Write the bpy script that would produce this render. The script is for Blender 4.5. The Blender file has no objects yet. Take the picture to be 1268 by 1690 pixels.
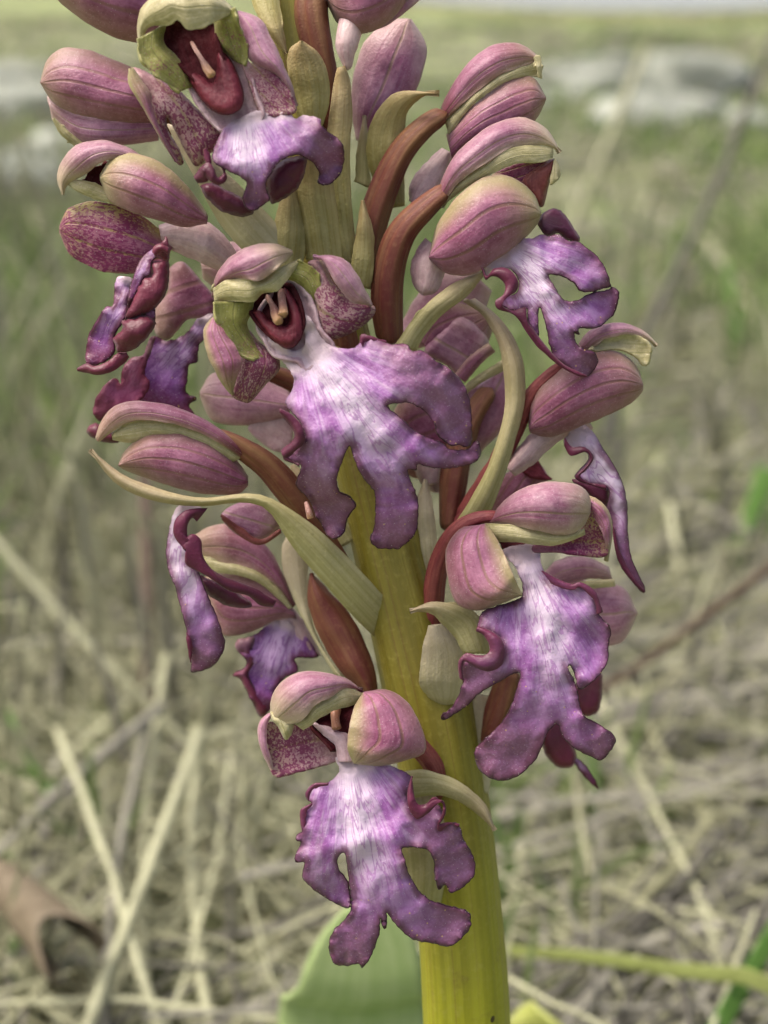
import bpy, math, random
import numpy as np
from mathutils import Vector, Matrix, noise, geometry

random.seed(11); rng = np.random.default_rng(11)
scn = bpy.context.scene
col = scn.collection

# ------------------------------------------------------------------ camera, sky, sun, exposure
W0, H0 = 1268.0, 1690.0                  # pixel frame in which the positions below are measured
HALF = math.radians(20.0)
FPX = (H0 / 2) / math.tan(HALF)
DIST = 0.138                             # metres to the plane of the flower spike
PITCH = math.radians(23.0)
CAM = Vector((0, 0, 0.19))
cam_d = bpy.data.cameras.new('camera'); cam = bpy.data.objects.new('camera', cam_d); col.objects.link(cam)
cam.location = CAM; cam.rotation_euler = (math.radians(90) - PITCH, 0, 0)
cam_d.sensor_fit = 'VERTICAL'; cam_d.sensor_height = 36; cam_d.sensor_width = 27
cam_d.lens = 18 / math.tan(HALF)
cam_d.clip_start = 0.005; cam_d.clip_end = 400
cam_d.dof.use_dof = True; cam_d.dof.focus_distance = 0.1295; cam_d.dof.aperture_fstop = 21
scn.camera = cam
RC = cam.rotation_euler.to_matrix()

world = bpy.data.worlds.new('World'); scn.world = world; world.use_nodes = True
wn = world.node_tree; bg = wn.nodes['Background']
sky = wn.nodes.new('ShaderNodeTexSky'); sky.sky_type = 'NISHITA'; sky.sun_disc = False
SUN_EL, SUN_AZ = math.radians(64), math.radians(275)     # azimuth clockwise from +Y
sky.sun_elevation = SUN_EL; sky.sun_rotation = SUN_AZ; sky.dust_density = 9.0; sky.air_density = 0.7; sky.ozone_density = 0.3
wn.links.new(sky.outputs[0], bg.inputs[0]); bg.inputs[1].default_value = 0.15
sun_d = bpy.data.lights.new('sun', 'SUN'); sun_d.energy = 1.5; sun_d.angle = math.radians(28); sun_d.color = (1, 0.97, 0.91)
sun = bpy.data.objects.new('sun', sun_d); col.objects.link(sun)
sv = Vector((math.sin(SUN_AZ) * math.cos(SUN_EL), math.cos(SUN_AZ) * math.cos(SUN_EL), math.sin(SUN_EL)))
sun.rotation_euler = sv.to_track_quat('Z', 'Y').to_euler(); sun.location = sv * 3
scn.view_settings.view_transform = 'Standard'; scn.view_settings.look = 'None'
scn.view_settings.exposure = 0.93; scn.view_settings.gamma = 1.0
scn.render.engine = 'CYCLES'
scn.cycles.use_denoising = True
scn.cycles.max_bounces = 8; scn.cycles.transparent_max_bounces = 8

# ------------------------------------------------------------------ pixel helpers
def at_depth(u, v, z):
    return CAM + RC @ Vector(((u - W0/2) / FPX * z, -(v - H0/2) / FPX * z, -z))
def P(u, v, d):
    """a point of the plant: photo pixel plus millimetres in front of the stem's plane"""
    return at_depth(u, v, DIST - (d + (H0/2 - v) * 0.006) / 1000.0)
def gz(x, y):
    a = min(1.0, max(0.0, (y - 0.05) / 0.3))
    f = 1.0 if y < 2.4 else max(0.0, 1 - (y - 2.4) / 0.5)
    return f * (0.006 * noise.noise((x * 9, y * 9, 0)) + 0.016 * a * noise.noise((x * 2.3, y * 2.3, 4)))
def ground_hit(u, v):
    r = RC @ Vector(((u - W0/2) / FPX, -(v - H0/2) / FPX, -1))
    t = CAM.z / -r.z
    return CAM + r * t
def pts(s, ox=0.0, oy=0.0, sc=1.0):
    return [(ox + float(a) / sc, oy + float(b) / sc) for a, b in (q.split(',') for q in s.split())]
class Z:
    """reads points measured in an enlarged crop of the photograph"""
    def __init__(s, ox, oy, sc): s.o = (ox, oy, sc)
    def __call__(s, t): return pts(t, *s.o)
N0 = Z(0, 0, 1)

def catmull(p, n, closed=False):
    p = np.array(p, float)
    m = len(p)
    if m == 2 and not closed:
        return np.array([p[0] + (p[1] - p[0]) * k / (n - 1) for k in range(n)])
    segs = m if closed else m - 1
    out = []
    for i in range(segs):
        if closed: a, b, c, e = p[(i-1) % m], p[i], p[(i+1) % m], p[(i+2) % m]
        else:
            b, c = p[i], p[i+1]
            a = p[i-1] if i > 0 else 2*b - c
            e = p[i+2] if i + 2 < m else 2*c - b
        for k in range(12):
            t = k / 12
            out.append(0.5*((2*b) + (c-a)*t + (2*a-5*b+4*c-e)*t*t + (3*b-a-3*c+e)*t**3))
    if not closed: out.append(p[-1])
    out = np.array(out)
    if closed: out = np.vstack([out, out[:1]])
    L = np.r_[0, np.cumsum(np.linalg.norm(np.diff(out, axis=0), axis=1))]
    x = np.linspace(0, L[-1], n + 1)[:-1] if closed else np.linspace(0, L[-1], n)
    return np.stack([np.interp(x, L, out[:, k]) for k in range(out.shape[1])], 1)
def prof(v, t):
    if not hasattr(v, '__len__'): return np.full(np.shape(t), float(v))
    c = catmull([[q] for q in v], 80)[:, 0] if False else None
    return np.interp(t, np.linspace(0, 1, len(v)), v)

# ------------------------------------------------------------------ materials
def mat_new(name):
    m = bpy.data.materials.new(name); m.use_nodes = True
    nt = m.node_tree; nt.nodes.clear()
    return m, nt
class NT:
    def __init__(s, nt): s.nt = nt
    def n(s, t, **kw):
        x = s.nt.nodes.new(t)
        for k, v in kw.items(): setattr(x, k, v)
        return x
    def inp(s, node, key, v):
        if v is None: return
        if hasattr(v, 'is_linked') or hasattr(v, 'links'): s.nt.links.new(v, node.inputs[key])
        else: node.inputs[key].default_value = v
    def math(s, op, a, b=None, c=None, clamp=False):
        x = s.n('ShaderNodeMath', operation=op, use_clamp=clamp)
        s.inp(x, 0, a); s.inp(x, 1, b); s.inp(x, 2, c); return x.outputs[0]
    def mix(s, f, a, b, mode='MIX'):
        x = s.n('ShaderNodeMix', data_type='RGBA', blend_type=mode, clamp_factor=True)
        s.inp(x, 0, f)
        for k, v in ((6, a), (7, b)):
            if isinstance(v, tuple): v = (*v[:3], 1)
            s.inp(x, k, v)
        return x.outputs[2]
    def step(s, x, lo, hi, a=0.0, b=1.0):
        r = s.n('ShaderNodeMapRange', interpolation_type='SMOOTHSTEP')
        s.inp(r, 0, x); s.inp(r, 1, lo); s.inp(r, 2, hi); s.inp(r, 3, a); s.inp(r, 4, b); return r.outputs[0]
    def noise(s, vec, scale, detail=3.0, rough=0.55, dist=0.0):
        x = s.n('ShaderNodeTexNoise'); s.inp(x, 'Vector', vec); s.inp(x, 'Scale', scale); s.inp(x, 'Detail', detail)
        s.inp(x, 'Roughness', rough); s.inp(x, 'Distortion', dist); return x.outputs[0]
    def vor(s, vec, scale, out=0):
        x = s.n('ShaderNodeTexVoronoi'); s.inp(x, 'Vector', vec); s.inp(x, 'Scale', scale); return x
    def vmul(s, vec, m):
        x = s.n('ShaderNodeVectorMath', operation='MULTIPLY'); s.inp(x, 0, vec); s.inp(x, 1, m); return x.outputs[0]
    def attr(s, name):
        return s.n('ShaderNodeAttribute', attribute_name=name)
    def pos(s):
        return s.n('ShaderNodeNewGeometry').outputs['Position']
    def out(s, colr, rough=0.55, spec=0.35, bump=None, bstr=0.3, bdist=0.0002, transl=0.0, tcol=None, sheen=0.0, normal=None):
        p = s.n('ShaderNodeBsdfPrincipled'); s.inp(p, 'Base Color', (*colr, 1) if isinstance(colr, tuple) else colr)
        s.inp(p, 'Roughness', rough); s.inp(p, 'Specular IOR Level', spec)
        if sheen: s.inp(p, 'Sheen Weight', sheen); s.inp(p, 'Sheen Roughness', 0.5)
        if bump is not None:
            b = s.n('ShaderNodeBump'); s.inp(b, 'Strength', bstr); s.inp(b, 'Distance', bdist); s.inp(b, 'Height', bump)
            s.inp(p, 'Normal', b.outputs[0]); normal = b.outputs[0]
        o = s.n('ShaderNodeOutputMaterial'); sh = p.outputs[0]
        if transl > 0:
            t = s.n('ShaderNodeBsdfTranslucent'); s.inp(t, 0, tcol if tcol is not None else ((*colr, 1) if isinstance(colr, tuple) else colr))
            if normal is not None: s.inp(t, 'Normal', normal)
            mx = s.n('ShaderNodeMixShader'); s.inp(mx, 0, transl); s.nt.links.new(sh, mx.inputs[1]); s.nt.links.new(t.outputs[0], mx.inputs[2]); sh = mx.outputs[0]
        s.nt.links.new(sh, o.inputs[0])

def specks(t, pos, scale, thr, amount):
    """mask of sparse tiny dots: painted glitter of the papillae, and pollen grains"""
    v = t.vor(pos, scale)
    sel = t.math('GREATER_THAN', t.n_sep(v.outputs['Color']), thr)
    return t.math('MULTIPLY', t.math('MULTIPLY', t.math('LESS_THAN', v.outputs['Distance'], 0.33), sel), amount)
def _nsep(s, c):
    x = s.n('ShaderNodeSeparateColor'); s.nt.links.new(c, x.inputs[0]); return x.outputs[0]
NT.n_sep = _nsep

def skin_mat(name, base, light, green, tip=0.5, e0=0.0, e1=0.0, veins=(0.5,), vcol=None, spots=None, spot_amt=0.5, basec=None, transl=0.38, vein_w=0.018, rough=0.42, sheen=0.15, spec=0.42):
    """sepal and petal skin: pigment over the petal's own length and width, ribs, mottling, painted glints and edge highlight"""
    m, nt = mat_new(name); t = NT(nt)
    uv = t.n('ShaderNodeUVMap', uv_map='UVMap').outputs[0]
    sp = t.n('ShaderNodeSeparateXYZ'); nt.links.new(uv, sp.inputs[0]); U, V = sp.outputs[0], sp.outputs[1]
    pos = t.pos()
    big = t.noise(pos, 260, 3, 0.6)
    fine = t.noise(pos, 1500, 4, 0.65)
    strk = t.noise(t.vmul(uv, (11, 1.6, 1)), 1.0, 2, 0.5, 0.6)
    gran = t.noise(pos, 4200, 2, 0.5)
    c = t.mix(t.step(t.math('ADD', t.math('MULTIPLY', big, 0.55), t.math('MULTIPLY', strk, 0.5)), 0.36, 0.68), base, light)
    c = t.mix(t.math('MULTIPLY', t.step(gran, 0.42, 0.66), 0.13), c, tuple(min(1, q * 1.3 + 0.03) for q in light))
    c = t.mix(t.math('MULTIPLY', t.step(fine, 0.45, 0.68), 0.25), c, tuple(min(1, q * 1.35 + 0.03) for q in light))
    c = t.mix(t.math('MULTIPLY', t.step(fine, 0.5, 0.32), 0.3), c, tuple(q * 0.72 for q in base))
    wob = t.math('MULTIPLY', t.math('SUBTRACT', big, 0.5), 0.12)
    Uw = t.math('ADD', U, wob)
    if basec is not None: c = t.mix(t.step(V, 0.3, 0.0), c, basec)
    if tip > 0: c = t.mix(t.math('MULTIPLY', t.step(t.math('ADD', V, t.math('MULTIPLY', wob, 2.0)), 0.55, 1.0), tip), c, green)
    if e0 > 0: c = t.mix(t.math('MULTIPLY', t.step(Uw, 0.34, 0.02), e0), c, green)
    if e1 > 0: c = t.mix(t.math('MULTIPLY', t.step(Uw, 0.66, 0.98), e1), c, green)
    vs = None
    for k in veins:
        # ribs run close together at base and tip
        x = t.math('ABSOLUTE', t.math('SUBTRACT', t.math('ADD', U, t.math('MULTIPLY', wob, 0.35)), k))
        q = t.step(x, vein_w * 2.0, vein_w * 0.4)
        vs = q if vs is None else t.math('MAXIMUM', vs, q)
    if vs is not None: c = t.mix(t.math('MULTIPLY', vs, t.step(V, 1.0, 0.9, 0.2, 0.62)), c, vcol or tuple(q * 0.8 for q in green))
    mg = t.math('MINIMUM', U, t.math('SUBTRACT', 1.0, U))
    c = t.mix(t.math('MULTIPLY', t.step(mg, 0.035, 0.008), 0.55), c, tuple(0.5 * q + 0.5 * w for q, w in zip(green, light)))  # pale green margin, doubling as an edge highlight put into the colour
    if spots is not None:
        vv = t.noise(t.vmul(uv, (30, 24, 1)), 1.0, 2.5, 0.6, 0.3)
        v2 = t.noise(pos, 2600, 2, 0.5)
        sm = t.step(t.math('ADD', vv, t.math('ADD', t.math('MULTIPLY', t.math('SUBTRACT', v2, 0.5), 0.35), t.math('MULTIPLY', t.math('SUBTRACT', t.noise(pos, 420, 2), 0.5), 0.45))), 0.62 - 0.22 * spot_amt, 0.70 - 0.22 * spot_amt)
        sm = t.math('MULTIPLY', sm, t.step(V, 0.06, 0.4, 0.25, 1.0))
        c = t.mix(t.math('MULTIPLY', sm, 0.85), c, spots)
    gl = specks(t, pos, 7500, 0.90, 0.4 if sum(light) > 0.5 else 0.03)  # glitter of the papillae, painted on as pale dots
    c = t.mix(gl, c, (0.72, 0.64, 0.62))
    bm = t.math('ADD', t.math('ADD', t.math('MULTIPLY', fine, 0.9), t.math('MULTIPLY', gran, 0.5)), t.math('MULTIPLY', strk, 0.8))
    if vs is not None: bm = t.math('SUBTRACT', bm, t.math('MULTIPLY', vs, 0.6))
    t.out(c, rough, spec, bm, 0.42, 0.0002, transl, sheen=sheen)
    return m

def lip_mat(name, lil, white, purple, dusk, rim):
    m, nt = mat_new(name); t = NT(nt)
    pos = t.pos()
    E = t.attr('edge').outputs['Fac']; A = t.attr('along').outputs['Fac']; X = t.attr('across').outputs['Fac']
    T = t.attr('tone').outputs['Fac']; F = t.attr('flow').outputs['Vector']
    big = t.noise(pos, 190, 3, 0.6); fine = t.noise(pos, 1500, 4, 0.7)
    fl = t.noise(t.vmul(F, (0.042, 0.010, 1)), 1.0, 2.0, 0.45, 0.9)
    fl2 = t.noise(t.vmul(F, (0.066, 0.016, 1)), 1.0, 1.0, 0.4, 1.2)
    gran = t.noise(pos, 4200, 2, 0.5)
    blot = t.noise(t.vmul(F, (0.035, 0.016, 1)), 1.0, 3, 0.6, 0.8)
    ax = t.math('ABSOLUTE', X)
    ctr = t.math('MULTIPLY', t.step(t.math('ADD', ax, t.math('MULTIPLY', t.math('SUBTRACT', big, 0.5), 34)), 50, 8), t.step(A, 0.80, 0.32))
    c = t.mix(t.step(blot, 0.40, 0.66), lil, purple)
    c = t.mix(t.math('MULTIPLY', t.step(fl, 0.42, 0.66), t.math('MULTIPLY', t.step(A, 0.9, 0.3), 0.38)), c, white)
    c = t.mix(t.math('MULTIPLY', ctr, 0.9), c, white)
    # veins along the lobes
    vein = t.math('MULTIPLY', t.step(t.math('ABSOLUTE', t.math('SUBTRACT', fl2, 0.5)), 0.06, 0.022), t.step(A, 0.04, 0.16))
    vein = t.math('MULTIPLY', vein, t.math('MULTIPLY', t.step(A, 0.9, 0.5), t.step(ax, 95, 45)))
    c = t.mix(t.math('MULTIPLY', vein, 0.58), c, purple)
    # lobe ends turn dusky
    Aw = t.math('ADD', A, t.math('MULTIPLY', t.math('SUBTRACT', big, 0.5), 0.25))
    c = t.mix(t.step(Aw, 0.66, 0.98), c, dusk)
    Xw = t.math('ADD', ax, t.math('MULTIPLY', t.math('SUBTRACT', blot, 0.5), 70))
    c = t.mix(t.math('MULTIPLY', t.step(Xw, 50, 118), 0.85), c, dusk)
    c = t.mix(t.math('MULTIPLY', t.step(gran, 0.45, 0.68), 0.12), c, (0.62, 0.42, 0.70))
    # dark margin, wider where the pigment runs in
    Ew = t.math('ADD', E, t.math('MULTIPLY', t.math('SUBTRACT', blot, 0.52), 30))
    c = t.mix(t.math('MULTIPLY', t.step(Ew, 15, 1.0), t.math('MULTIPLY', 0.85, t.step(A, 0.03, 0.2))), c, tuple(0.68 * q + 0.32 * w for q, w in zip(rim, dusk)))
    c = t.mix(t.math('MULTIPLY', t.step(E, 1.8, 0.5), t.step(A, 0.04, 0.2)), c, tuple(q * 0.5 for q in rim))
    c = t.mix(t.step(A, 0.10, 0.0), c, (0.62, 0.49, 0.53))
    red = t.mix(t.step(big, 0.35, 0.7), rim, tuple(q * 1.7 for q in rim))
    c = t.mix(t.step(T, 0.02, 1.0), c, red)
    gl = specks(t, pos, 8500, 0.95, 0.5)  # sparkle of the lip's papillae, painted as pale dots
    c = t.mix(t.math('MULTIPLY', gl, t.step(T, 0.6, 0.1, 0.12, 1.0)), c, (0.75, 0.68, 0.72))
    pol = specks(t, pos, 4200, 0.985, 0.8)
    c = t.mix(t.math('MULTIPLY', pol, t.math('MULTIPLY', t.step(A, 0.35, 0.7), t.step(T, 0.6, 0.1))), c, (0.6, 0.42, 0.16))
    bm = t.math('ADD', t.math('ADD', t.math('MULTIPLY', fine, 0.8), t.math('MULTIPLY', gran, 0.6)), t.math('MULTIPLY', fl, 0.7))
    t.out(c, 0.42, 0.42, bm, 0.4, 0.0002, 0.28, sheen=0.12)
    return m

def plain_skin(name, a, b, scale=(10, 1.2, 1), rough=0.5, spec=0.35, transl=0.1, tint=None, tint_amt=0.5, bstr=0.4, c3=None):
    """fleshy striped skin for stems, ovaries and bracts; UV.x round or across, UV.y along"""
    m, nt = mat_new(name); t = NT(nt)
    uv = t.n('ShaderNodeUVMap', uv_map='UVMap').outputs[0]
    sp = t.n('ShaderNodeSeparateXYZ'); nt.links.new(uv, sp.inputs[0]); U, V = sp.outputs[0], sp.outputs[1]
    pos = t.pos()
    st = t.noise(t.vmul(uv, scale), 1.0, 4, 0.62, 0.15)
    st2 = t.noise(t.vmul(uv, (scale[0] * 4, scale[1] * 1.2, 1)), 1.0, 2, 0.5)
    big = t.noise(pos, 160, 3, 0.6); fine = t.noise(pos, 1700, 4, 0.65)
    c = t.mix(t.step(t.math('ADD', t.math('MULTIPLY', st, 0.7), t.math('MULTIPLY', big, 0.35)), 0.38, 0.68), a, b)
    c = t.mix(t.math('MULTIPLY', t.step(st2, 0.5, 0.75), 0.12), c, tuple(q * 0.6 for q in a))
    if tint is not None: c = t.mix(t.math('MULTIPLY', t.step(t.math('ADD', V, t.math('MULTIPLY', big, 0.3)), 0.35, 1.15), tint_amt), c, tint)
    if c3 is not None: c = t.mix(t.math('MULTIPLY', t.step(t.math('ABSOLUTE', t.math('SUBTRACT', U, 0.5)), 0.3, 0.5), 0.7), c, c3)
    c = t.mix(t.math('MULTIPLY', t.step(fine, 0.5, 0.72), 0.2), c, tuple(min(1, q * 1.5 + 0.02) for q in b))
    bm = t.math('ADD', t.math('ADD', fine, t.noise(pos, 4200, 2, 0.5)), t.math('MULTIPLY', st2, 0.5))
    t.out(c, rough, spec, bm, bstr, 0.00016, transl)
    return m

MAUVE, MAUVE_L = (0.25, 0.055, 0.13), (0.43, 0.18, 0.28)
GREENY = (0.36, 0.33, 0.12)
M = {}
M['sepal'] = skin_mat('sepal_mauve', MAUVE, MAUVE_L, (0.42, 0.38, 0.16), 0.4, 0.35, 0.25, (0.3, 0.52, 0.75), (0.24, 0.13, 0.08))
M['sepal_tip'] = skin_mat('sepal_mauve_green_tip', MAUVE, MAUVE_L, (0.44, 0.41, 0.17), 0.8, 0.75, 0.15, (0.40, 0.70), (0.25, 0.15, 0.08))
M['sepal_pale'] = skin_mat('sepal_pale_pink', (0.36, 0.12, 0.23), (0.54, 0.31, 0.41), (0.5, 0.46, 0.27), 0.4, 0.2, 0.2, (0.5,), (0.40, 0.30, 0.18))
M['dorsal'] = skin_mat('dorsal_sepal_lilac', (0.32, 0.10, 0.20), (0.49, 0.29, 0.36), (0.50, 0.45, 0.24), 0.75, 0.1, 0.45, (0.6,), (0.36, 0.28, 0.16), basec=(0.26, 0.07, 0.11))
M['dorsal_warm'] = skin_mat('dorsal_sepal_rosy', (0.25, 0.05, 0.125), (0.42, 0.19, 0.28), (0.45, 0.40, 0.18), 0.5, 0.05, 0.4, (0.6,), (0.36, 0.26, 0.16), basec=(0.20, 0.04, 0.06))
M['green_petal'] = skin_mat('petal_green_cream', (0.37, 0.33, 0.14), (0.54, 0.49, 0.29), (0.55, 0.5, 0.25), 0.2, 0, 0, (0.5,), (0.30, 0.28, 0.1), transl=0.3)
M['green_inner'] = skin_mat('petal_green_inner', (0.22, 0.22, 0.05), (0.36, 0.35, 0.10), (0.45, 0.42, 0.2), 0.0, 0.2, 0, (0.5,), (0.2, 0.2, 0.06), spots=(0.28, 0.06, 0.12), spot_amt=0.12, transl=0.3)
M['spotted'] = skin_mat('sepal_spotted_inner', (0.40, 0.19, 0.24), (0.52, 0.34, 0.33), (0.42, 0.36, 0.14), 0.25, 0.1, 0.1, (0.35, 0.68), (0.40, 0.32, 0.14), spots=(0.21, 0.018, 0.095), spot_amt=0.8)
M['spotted_dark'] = skin_mat('sepal_spotted_deep', (0.26, 0.05, 0.13), (0.38, 0.15, 0.22), (0.42, 0.36, 0.10), 0.4, 0.85, 0.1, (0.38, 0.68), (0.42, 0.34, 0.10), spots=(0.20, 0.012, 0.09), spot_amt=0.75)
M['throat'] = skin_mat('throat_white_pink', (0.48, 0.30, 0.34), (0.60, 0.46, 0.49), (0.6, 0.5, 0.45), 0.0, 0, 0, (), transl=0.3)
M['spur'] = skin_mat('spur_blush', (0.50, 0.30, 0.33), (0.63, 0.48, 0.47), (0.5, 0.3, 0.3), 0.0, 0, 0, (), transl=0.3)
M['maroon'] = skin_mat('stigma_maroon', (0.075, 0.007, 0.014), (0.15, 0.02, 0.034), (0.2, 0.05, 0.05), 0, 0, 0, (), transl=0.05, rough=0.5, sheen=0, spec=0.25)
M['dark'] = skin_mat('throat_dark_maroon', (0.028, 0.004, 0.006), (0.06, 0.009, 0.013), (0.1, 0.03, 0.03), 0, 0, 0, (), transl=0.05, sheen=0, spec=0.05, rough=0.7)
M['redbrown'] = skin_mat('petal_red_brown', (0.17, 0.03, 0.03), (0.27, 0.075, 0.06), (0.3, 0.1, 0.05), 0.1, 0, 0, (), transl=0.3)
M['column'] = skin_mat('column_cream', (0.26, 0.11, 0.09), (0.36, 0.19, 0.15), (0.42, 0.25, 0.07), 0.6, 0, 0, (), transl=0.2)
M['column_orange'] = skin_mat('column_orange', (0.30, 0.11, 0.06), (0.42, 0.2, 0.12), (0.4, 0.2, 0.1), 0.3, 0, 0, (), transl=0.2)
M['lip'] = lip_mat('lip_lilac', (0.44, 0.22, 0.50), (0.68, 0.58, 0.68), (0.29, 0.09, 0.33), (0.245, 0.10, 0.195), (0.085, 0.010, 0.032))
M['lip_deep'] = lip_mat('lip_violet', (0.30, 0.11, 0.40), (0.52, 0.36, 0.58), (0.19, 0.035, 0.26), (0.16, 0.028, 0.095), (0.11, 0.013, 0.032))
M['ovary'] = plain_skin('ovary_red_brown', (0.12, 0.028, 0.022), (0.205, 0.105, 0.045), (4, 0.9, 1), transl=0.08, tint=(0.16, 0.04, 0.04), tint_amt=0.35, bstr=0.25, rough=0.55, spec=0.28)
M['ovary_red'] = plain_skin('ovary_wine_red', (0.16, 0.022, 0.03), (0.26, 0.07, 0.06), (7, 3.0, 1), transl=0.08)
M['bract'] = plain_skin('bract_pale_green', (0.40, 0.37, 0.15), (0.55, 0.52, 0.28), (9, 0.8, 1), transl=0.35, tint=(0.44, 0.30, 0.25), tint_amt=0.55)
M['bract_olive'] = plain_skin('bract_olive', (0.33, 0.29, 0.09), (0.46, 0.42, 0.19), (9, 0.8, 1), transl=0.3, tint=(0.33, 0.17, 0.14), tint_amt=0.4)
M['bract_cream'] = plain_skin('bract_cream', (0.48, 0.44, 0.24), (0.60, 0.56, 0.36), (9, 0.8, 1), transl=0.35, tint=(0.5, 0.4, 0.33), tint_amt=0.5)

# ------------------------------------------------------------------ mesh building
BASE = P(770, 1690, 0); BASE = Vector((BASE.x + 0.004, BASE.y - 0.012, gz(BASE.x, BASE.y - 0.01) - 0.004))
def empty(name, loc, parent=None):
    o = bpy.data.objects.new(name, None); col.objects.link(o); o.empty_display_size = 0.005
    o['_w'] = tuple(loc); o.location = Vector(loc) - (Vector(parent['_w']) if parent else Vector())
    o.parent = parent; return o
def make(name, verts, faces, mats, parent=None, uvs=None, attrs=None, origin=None, smooth=True, thick=0.0, face_cam=True):
    org = Vector(origin) if origin is not None else (Vector(parent['_w']) if parent is not None else Vector())
    V = np.array([tuple(v) for v in verts])
    me = bpy.data.meshes.new(name)
    me.from_pydata((V - np.array(org)).tolist(), [], [tuple(f) for f in faces])
    if uvs is not None:
        ul = me.uv_layers.new(name='UVMap'); li = np.empty(len(me.loops), int); me.loops.foreach_get('vertex_index', li)
        ul.data.foreach_set('uv', np.asarray(uvs, float)[li].ravel())
    for k, a in (attrs or {}).items():
        a = np.asarray(a, float)
        if a.ndim == 1: me.attributes.new(k, 'FLOAT', 'POINT').data.foreach_set('value', a)
        else: me.attributes.new(k, 'FLOAT_VECTOR', 'POINT').data.foreach_set('vector', a.ravel())
    for m_ in (mats if isinstance(mats, (list, tuple)) else [mats]): me.materials.append(m_)
    me.validate(); me.update()
    if face_cam and len(me.polygons):
        nr = np.empty(len(me.polygons) * 3); me.polygons.foreach_get('normal', nr)
        ar = np.empty(len(me.polygons)); me.polygons.foreach_get('area', ar)
        ct = np.empty(len(me.polygons) * 3); me.polygons.foreach_get('center', ct)
        vd = np.array(CAM) - (ct.reshape(-1, 3) + np.array(org))
        if (np.einsum('ij,ij->i', nr.reshape(-1, 3), vd) * ar).sum() < 0: me.flip_normals()
    if smooth: me.polygons.foreach_set('use_smooth', [True] * len(me.polygons))
    o = bpy.data.objects.new(name, me); col.objects.link(o)
    o.parent = parent
    if parent is None and origin is not None: o.location = org
    if thick > 0:
        s = o.modifiers.new('thickness', 'SOLIDIFY'); s.thickness = thick; s.offset = -1.0; s.use_quality_normals = False
        if isinstance(mats, (list, tuple)) and len(mats) > 1: s.material_offset = 1
    return o

class G:
    """collects pieces of one mesh"""
    def __init__(s): s.v = []; s.f = []; s.uv = []; s.at = {k: [] for k in ('edge', 'along', 'across', 'tone')}; s.flow = []
    def add(s, v, f, uv, edge, along, across, tone, flow):
        b = len(s.v); s.v += [tuple(q) for q in v]; s.f += [tuple(i + b for i in q) for q in f]; s.uv += [tuple(q) for q in uv]
        n = len(v)
        for k, a in (('edge', edge), ('along', along), ('across', across), ('tone', tone)):
            s.at[k] += list(np.broadcast_to(np.asarray(a, float), (n,)))
        s.flow += [tuple(q) for q in flow]
    def build(s, name, mats, parent, thick=0.0002):
        a = dict(s.at); a['flow'] = s.flow
        return make(name, s.v, s.f, mats, parent, s.uv, a, thick=thick)

def loft_geo(A, B, d, da=-1.5, db=None, nt=30, ns=15, pw=2.2, wav=0.0, rough=0.16, seed=0.0, flat=0.72):
    db = da if db is None else db
    a = catmull(A, nt); b = catmull(B, nt)
    t = np.linspace(0, 1, nt); D = prof(d, t); DA = prof(da, t) * flat; DB = prof(db, t) * flat
    v, uv, ed, al, ac, fl = [], [], [], [], [], []
    for i in range(nt):
        wpx = math.hypot(*(b[i] - a[i]))
        for j in range(ns):
            s = math.sin((j / (ns - 1) - 0.5) * math.pi); k = (s + 1) / 2
            q = a[i] * (1 - k) + b[i] * k
            e = abs(s) ** pw
            dd = D[i] + (DA[i] if s < 0 else DB[i]) * e
            dd += rough * 2.2 * noise.noise((q[0] * 0.021 + seed, q[1] * 0.021, seed * 1.7))
            dd += 0.09 * math.cos(s * 10 + seed * 3) * (1 - abs(s)) * min(1, wpx / 60) * math.sin(math.pi * min(1, t[i] * 1.1))
            eg = abs(s) ** 6 * min(1.0, wpx / 30)
            q = q + (b[i] - a[i]) / (wpx + 1e-6) * (1 if s > 0 else -1) * eg * (1.9 * noise.noise((t[i] * 7 + seed, s, 3)) + 0.8 * noise.noise((t[i] * 19 + seed, s, 8)))
            dd += 0.3 * eg * noise.noise((t[i] * 6 + seed, s * 3, 11))
            if wav: dd += wav * abs(s) ** 3 * math.sin(t[i] * 17 + seed + (2 if s > 0 else 0))
            v.append(P(q[0], q[1], dd)); uv.append((k, t[i])); ed.append(min(k, 1 - k) * wpx); al.append(t[i]); ac.append(s * wpx / 2)
            fl.append((s * wpx / 2, t[i] * 300, seed * 40))
    f = [(i*ns + j, i*ns + j + 1, (i+1)*ns + j + 1, (i+1)*ns + j) for i in range(nt - 1) for j in range(ns - 1)]
    return v, f, uv, ed, al, ac, fl

def loft(parent, name, A, B, d, da=-1.5, db=None, mat='sepal', inner=None, thick=0.00028, **kw):
    kw.setdefault('seed', random.random() * 20)
    v, f, uv, ed, al, ac, fl = loft_geo(A, B, d, da, db, **kw)
    ms = [M[mat], M[inner]] if inner else [M[mat], M[mat]]
    return make(name, v, f, ms, parent, uv, thick=thick)

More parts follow.
